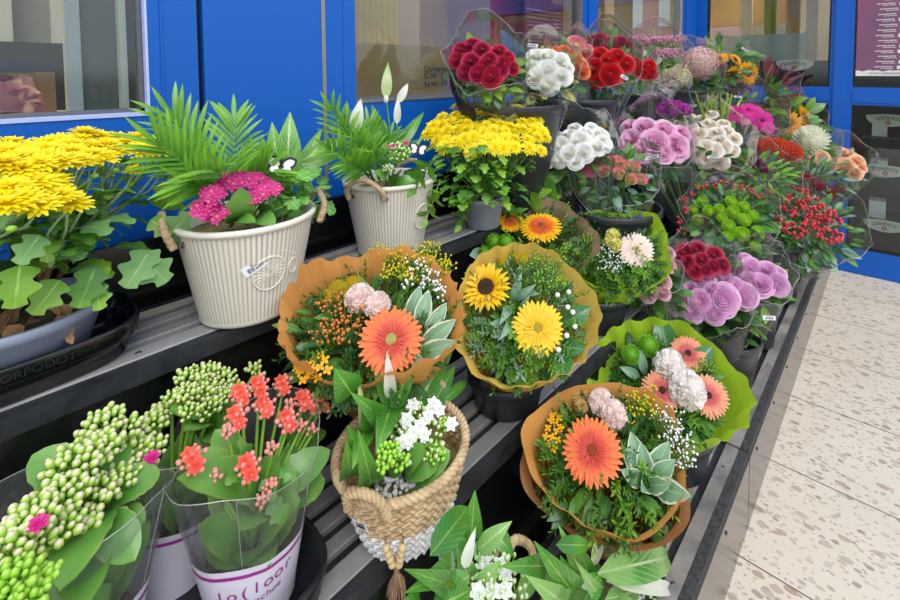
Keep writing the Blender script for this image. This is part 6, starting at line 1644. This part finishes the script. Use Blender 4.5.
low_basket(V((.765, .425, .2505)), 'low basket of broad peace lily leaves under the front orange bouquet',
    [(574, 594, 534, 541, .050, .42, .42), (545, 566, 500, 566, .032, .44, .44), (580, 570, 558, 524, .028, .44, .46), (556, 545, 590, 545, .028, .45, .43), (597, 574, 668, 557, .058, .40, .38), (575, 590, 560, 555, .034, .42, .44), (560, 600, 525, 575, .034, .40, .40), (590, 580, 578, 540, .034, .43, .45), (605, 600, 640, 590, .034, .4, .38), (570, 605, 540, 590, .04, .4, .4), (595, 590, 575, 560, .03, .42, .40), (585, 600, 600, 572, .035, .4, .4), (548, 590, 530, 560, .028, .44, .46)],
    [(593, 566, 608, 513, .020, .43, 'spathe'), (606, 581, 664, 588, .026, .39, 'spathe'), (586, 590, 588, 578, .016, .4, 'spathe')], [(629, 538), (646, 547), (651, 592), (636, 600), (640, 572), (650, 560), (622, 600), (646, 580)], (638, 572, .42, .06),
    [[(572, 545, .50), (582, 522, .50), (600, 522, .50), (615, 535, .49), (618, 548, .48)]])

# ---- kalanchoes in printed sleeves, standing in black trays on the middle tier
def printed_sleeve(t, c, h0, rt, rb, seed, word=True):
    """white printed lower part with magenta bands, clear film above"""
    zs = [(0, rb), (.15, rb*1.05), (.3, rb*1.15), (.45, rb*1.3), (.55, rb*1.4)]
    def P(a, z, k=0):
        v = z/h0; r = rb+(rt-rb)*v**1.15; r *= 1+.05*sin(a*2+seed)*v+.02*sin(a*7+seed*2)*v+.012*noise.noise(V((cos(a)*4, sin(a)*4, v*5+seed)))
        return c+V(((r+k)*cos(a), (r+k)*sin(a), z))
    N_ = 80; dip = lambda a: .022*cos(2*(a-seed))
    def band(v0, v1, m, name, k=0, rows_=4, film=False):
        mb = MB(); mb.grid([[P(2*pi*i/N_, max(0.002, h0*(v0+(v1-v0)*j/rows_)+dip(2*pi*i/N_)*(v0+(v1-v0)*j/rows_)), k) for i in range(N_)] for j in range(rows_+1)], 0, close=True); return part(name, mb, t, I4, [m])
    band(0, .50, 'sleeve_white', 'printed_sleeve', 0, 8); ff = band(.50, 1.0, 'film_clean', 'clear_film', 0, 8)
    mb = MB(); mb.tube([P(2*pi*i/N_, h0+dip(2*pi*i/N_)) for i in range(N_+1)], .0007, 5, 0, cap=False)  # pale tubes again stand for glints on the sleeve rim and creases
    for q in (0.2, 2.1, 3.6, 4.8): mb.tube([P(q+seed, h0*v+dip(q+seed)*v, .0004) for v in (.5, .7, .85, 1.0)], .0006, 4, 0, cap=False)
    part('film_edge_glint', mb, t, I4, ['film_edge_glint'])
    band(.435, .46, 'magenta_print', 'magenta_band', .0006, 1)
    if word:
        g = MB(); az = atan2(CAM.y-c.y, CAM.x-c.x)
        for s, z, sz, sp_ in (('lo(loor', .345, .028, .21), ('KaLanchoe', .255, .016, .11)):
            for i, ch in enumerate(s):
                a = az+.06+(i-len(s)/2+.5)*sp_; p = P(a, h0*z, .0012); up_ = (P(a, h0*z+.01)-P(a, h0*z-.01)).normalized(); tg = V((-sin(a), cos(a), 0)); nrm = tg.cross(up_)
                g.add(text_mesh(ch, sz), Matrix((tg, up_, nrm)).transposed().to_4x4().to_3x3().to_4x4() if False else Matrix.Translation(p) @ Matrix((tg, up_, nrm)).transposed().to_4x4())
        part('sleeve_lettering', g, t, I4, ['magenta_print'])
    mb = MB(); mb.lathe([(0, .0), (rb*.8, .0), (rb*1.0, .085), (rb*.9, .085), (0, .083)], 30, Matrix.Translation(c+V((0, 0, .001)))); part('nursery_pot', mb, t, I4, ['soil'])

def low_leaves(t, soil, k, r, z=.03, L=.07):
    for i in range(k):
        a = i*2.4; kal_leaf(t, soil+V((cos(a)*.015, sin(a)*.015, .0)), soil+V((cos(a)*r*U(.7, 1.05), sin(a)*r*U(.7, 1.05), z+U(0, L))), U(.045, .06))

def kalanchoe(c, label, h0, rt, rb, seed, word=True):
    t = thing('kalanchoe_plant', label, 'potted plant', c, 'sleeved kalanchoes'); printed_sleeve(t, c, h0, rt, rb, seed, word); return t
# trays
def ktray(x0, x1, y0, y1, label):
    t = thing('black_tray', label, 'tray', ((x0+x1)/2, (y0+y1)/2, .60), 'black trays')
    mb = MB(); cx, cy, a, b = (x0+x1)/2, (y0+y1)/2, (x1-x0)/2, (y1-y0)/2
    O = lambda k, z: [V((cx+(a+k)*copysign(abs(cos(q))**.4, cos(q)), cy+(b+k)*copysign(abs(sin(q))**.4, sin(q)), z)) for q in [2*pi*i/72 for i in range(72)]]
    mb.grid([O(-a+.005, .6008), O(-.008, .6008), O(-.004, .604), O(0, .640), O(.004, .642), O(.005, .655), O(.002, .657), O(-.003, .655), O(-.008, .606), O(-a+.005, .606)], 0, close=True); part('tray_body', mb, t, I4, ['black_plastic']); return t
ktray(-.10, .385, .662, .965, 'wide black plastic tray holding the sleeved kalanchoes')
k2 = V((.292, .775, .607))
t = kalanchoe(k2, 'coral red kalanchoe in white and magenta printed sleeve', .245, .108, .062, .6)
soil = k2+V((0, 0, .08))
low_leaves(t, soil, 20, .085, .03, .09)
RF = [(193, 461, .725), (237, 419, .77), (265, 407, .79), (241, 396, .82), (259, 387, .83), (283, 386, .83), (304, 401, .80), (322, 403, .78), (288, 422, .76), (249, 469, .70), (315, 404, .79)]
for (a, b, y) in RF:
    c = at(a, b, y=y); n = nn(c, .5, .8); fl = [(c+frame(c, n).to_3x3() @ V((r*cos(q), r*sin(q), .006)), 'floret') for r, q in ((0, 0), (.010, 0.5), (.010, 3.4))]
    kal_cluster(t, c, n, .018, 14, soil, ('stem_kal', 'bud_coral'), .0036, fl, 'coral', .0105, 'flower_cluster')
for (a, b, y, k) in [(213, 478, .72, 6), (272, 448, .74, 8), (270, 486, .70, 10), (300, 425, .76, 8), (312, 430, .76, 6), (228, 432, .76, 8), (262, 500, .70, 8), (290, 405, .8, 8)]:
    c = at(a, b, y=y); kal_cluster(t, c, nn(c, .7, .5), .010, k, soil, ('stem_kal', 'bud_coral'), .0034)
for (x0, y0, x1, y1, W, y) in [(262, 505, 330, 450, .055, .74), (255, 505, 178, 478, .06, .72), (240, 490, 215, 430, .05, .80), (270, 490, 300, 448, .05, .80), (265, 510, 275, 455, .05, .76), (250, 510, 225, 480, .05, .72), (268, 520, 300, 500, .06, .70), (280, 500, 325, 480, .055, .74), (235, 500, 200, 450, .05, .78), (275, 480, 325, 430, .04, .82), (258, 520, 240, 530, .05, .70)]:
    kal_leaf(t, at(x0, y0, y=.77), at(x1, y1, y=y), W)
for (x0, y0, x1, y1, W, y) in [(262, 480, 275, 500, .022, .70), (240, 470, 225, 485, .022, .70), (280, 470, 296, 478, .02, .7), (250, 455, 238, 440, .02, .76), (270, 500, 285, 522, .03, .70), (285, 440, 298, 425, .02, .78)]: lily_leaf(t, at(x0, y0, y=y+.02), at(x1, y1, y=y), W, 'kal_leaf', prof='lobed')

k1 = V((.085, .83, .607))
t = kalanchoe(k1, 'budding kalanchoe with pale pink tips, leftmost large sleeved pot', .26, .112, .062, 2.0)
soil = k1+V((0, 0, .09))
for (a, b, y, R, k) in [(103, 425, .86, .030, 40), (122, 432, .85, .026, 30), (75, 465, .80, .034, 48), (100, 450, .82, .028, 34), (130, 452, .84, .028, 36), (60, 498, .77, .032, 46), (92, 497, .78, .030, 40), (30, 520, .74, .030, 44), (58, 530, .74, .026, 30), (152, 424, .88, .024, 28), (165, 410, .90, .020, 22), (118, 482, .80, .026, 30), (150, 450, .84, .024, 30), (8, 545, .72, .024, 26), (88, 520, .76, .018, 16), (140, 470, .82, .022, 22), (30, 545, .73, .02, 18)]:
    c = at(a, b, y=y); kal_cluster(t, c, nn(c, .8, .45), R*.92, int(k*.78), soil, ('stem_kal', 'bud'), .0046)
for (a, b, y) in [(152, 457, .83), (150, 459, .83), (38, 523, .735)]: put_head(t, 'pink_floret', 'floret', ['kal_pink'], at(a, b, y=y)+tocam(at(a, b, y=y))*.02, nn(at(a, b, y=y), .5, .6), .010)
for (x0, y0, x1, y1, W, y) in [(85, 490, 32, 455, .052, .84), (90, 520, 135, 560, .05, .72), (100, 510, 60, 590, .055, .70), (110, 500, 160, 470, .045, .80), (80, 530, 20, 560, .05, .72), (100, 500, 120, 440, .045, .86), (95, 520, 80, 470, .045, .82), (110, 530, 145, 520, .045, .76), (85, 560, 90, 600, .055, .70)]:
    kal_leaf(t, at(x0, y0, y=.80), at(x1, y1, y=y), W)
low_leaves(t, soil, 16, .085, .04, .11)
k0 = V((.222, .915, .607))
t = kalanchoe(k0, 'smaller budding kalanchoe behind the coral red one', .24, .095, .055, 4.0, False)
soil = k0+V((0, 0, .08))
for (a, b, y, R, k) in [(190, 378, .90, .026, 34), (207, 374, .91, .024, 30), (222, 380, .90, .026, 34), (200, 392, .88, .026, 34), (218, 396, .88, .026, 34), (232, 388, .89, .018, 18), (186, 395, .87, .02, 22), (208, 408, .86, .022, 26), (190, 412, .85, .018, 18), (254, 368, .93, .014, 12), (258, 376, .92, .012, 10), (172, 396, .88, .014, 12)]:
    c = at(a, b, y=y); kal_cluster(t, c, nn(c, .8, .45), R*.9, int(k*.85), soil, ('stem_kal', 'bud'), .0038)
for (x0, y0, x1, y1, W, y) in [(205, 425, 170, 410, .05, .86), (210, 425, 240, 405, .05, .88), (205, 430, 200, 400, .05, .90), (210, 430, 225, 440, .05, .84), (200, 430, 185, 430, .05, .84)]: kal_leaf(t, at(x0, y0, y=.90), at(x1, y1, y=y), W)
low_leaves(t, soil, 16, .07, .04, .11)
k3 = V((-.055, .725, .607))
t = kalanchoe(k3, 'budding kalanchoe cut off by the bottom left corner', .23, .10, .055, 5.0, False)
soil = k3+V((0, 0, .08))
for (a, b, y, R, k) in [(12, 582, .66, .022, 26), (30, 588, .66, .020, 24), (2, 594, .66, .020, 20), (45, 578, .66, .012, 10), (22, 600, .65, .02, 20)]:
    c = at(a, b, y=y); kal_cluster(t, c, nn(c, .8, .45), R, k, soil, ('stem_kal', 'bud_green'), .0042)
# ================================================================ CAMERA, LIGHT
cd = bpy.data.cameras.new('camera'); co = bpy.data.objects.new('camera', cd); COL.objects.link(co)
cd.sensor_fit = 'HORIZONTAL'; cd.sensor_width = 36; cd.lens = F/900*36; cd.clip_start = .02; cd.clip_end = 200
cd.shift_x = -(CX-450)/900; cd.shift_y = -(300-CY)/900
fwd = FH*cos(PH)+V((0, 0, -sin(PH))); upv = FH*sin(PH)+V((0, 0, cos(PH)))
co.matrix_world = Matrix((RT, upv, -fwd)).transposed().to_4x4(); co.matrix_world.translation = CAM
bpy.context.scene.camera = co
w = bpy.data.worlds.new('sky'); bpy.context.scene.world = w; w.use_nodes = True; nt = w.node_tree; nt.nodes.clear()
o = N(nt, 'ShaderNodeOutputWorld'); bg = N(nt, 'ShaderNodeBackground'); tc = N(nt, 'ShaderNodeTexCoord'); sp = N(nt, 'ShaderNodeSeparateXYZ')
nt.links.new(tc.outputs['Generated'], sp.inputs[0])
nz = N(nt, 'ShaderNodeTexNoise'); nz.inputs['Scale'].default_value = 2.2; nz.inputs['Detail'].default_value = 6; nt.links.new(tc.outputs['Generated'], nz.inputs[0])
sky = ramp(nt, mth(nt, 'ADD', mth(nt, 'MULTIPLY', sp.outputs[2], .5), .5), [(0, '#57544f'), (.49, '#7a7670'), (.505, '#d9dde0'), (.62, '#e6ecf4'), (1, '#cfdcf0')])
cl = ramp(nt, nz.outputs[0], [(.35, '#b9c4d6'), (.62, '#ffffff')])
nt.links.new(mixc(nt, .6, sky, mixc(nt, 1.0, sky, cl, 'MULTIPLY')), bg.inputs[0]); bg.inputs[1].default_value = SKY
nt.links.new(bg.outputs[0], o.inputs[0])
sd = bpy.data.lights.new('sun', 'SUN'); sd.energy = SUN; sd.angle = radians(35); sd.color = (1, .96, .9)
so = bpy.data.objects.new('sun', sd); COL.objects.link(so); so.rotation_euler = (radians(38), 0, radians(-28))
sc = bpy.context.scene; sc.view_settings.view_transform = 'Standard'; sc.view_settings.look = 'None'; sc.view_settings.exposure = EXPO; sc.view_settings.gamma = 1
sc.view_settings.use_curve_mapping = False
sc.cycles.transparent_max_bounces = 24; sc.cycles.max_bounces = 8
for o_ in list(bpy.data.objects):
    if o_.type == 'MESH' and o_.name.startswith('txt'): bpy.data.objects.remove(o_)
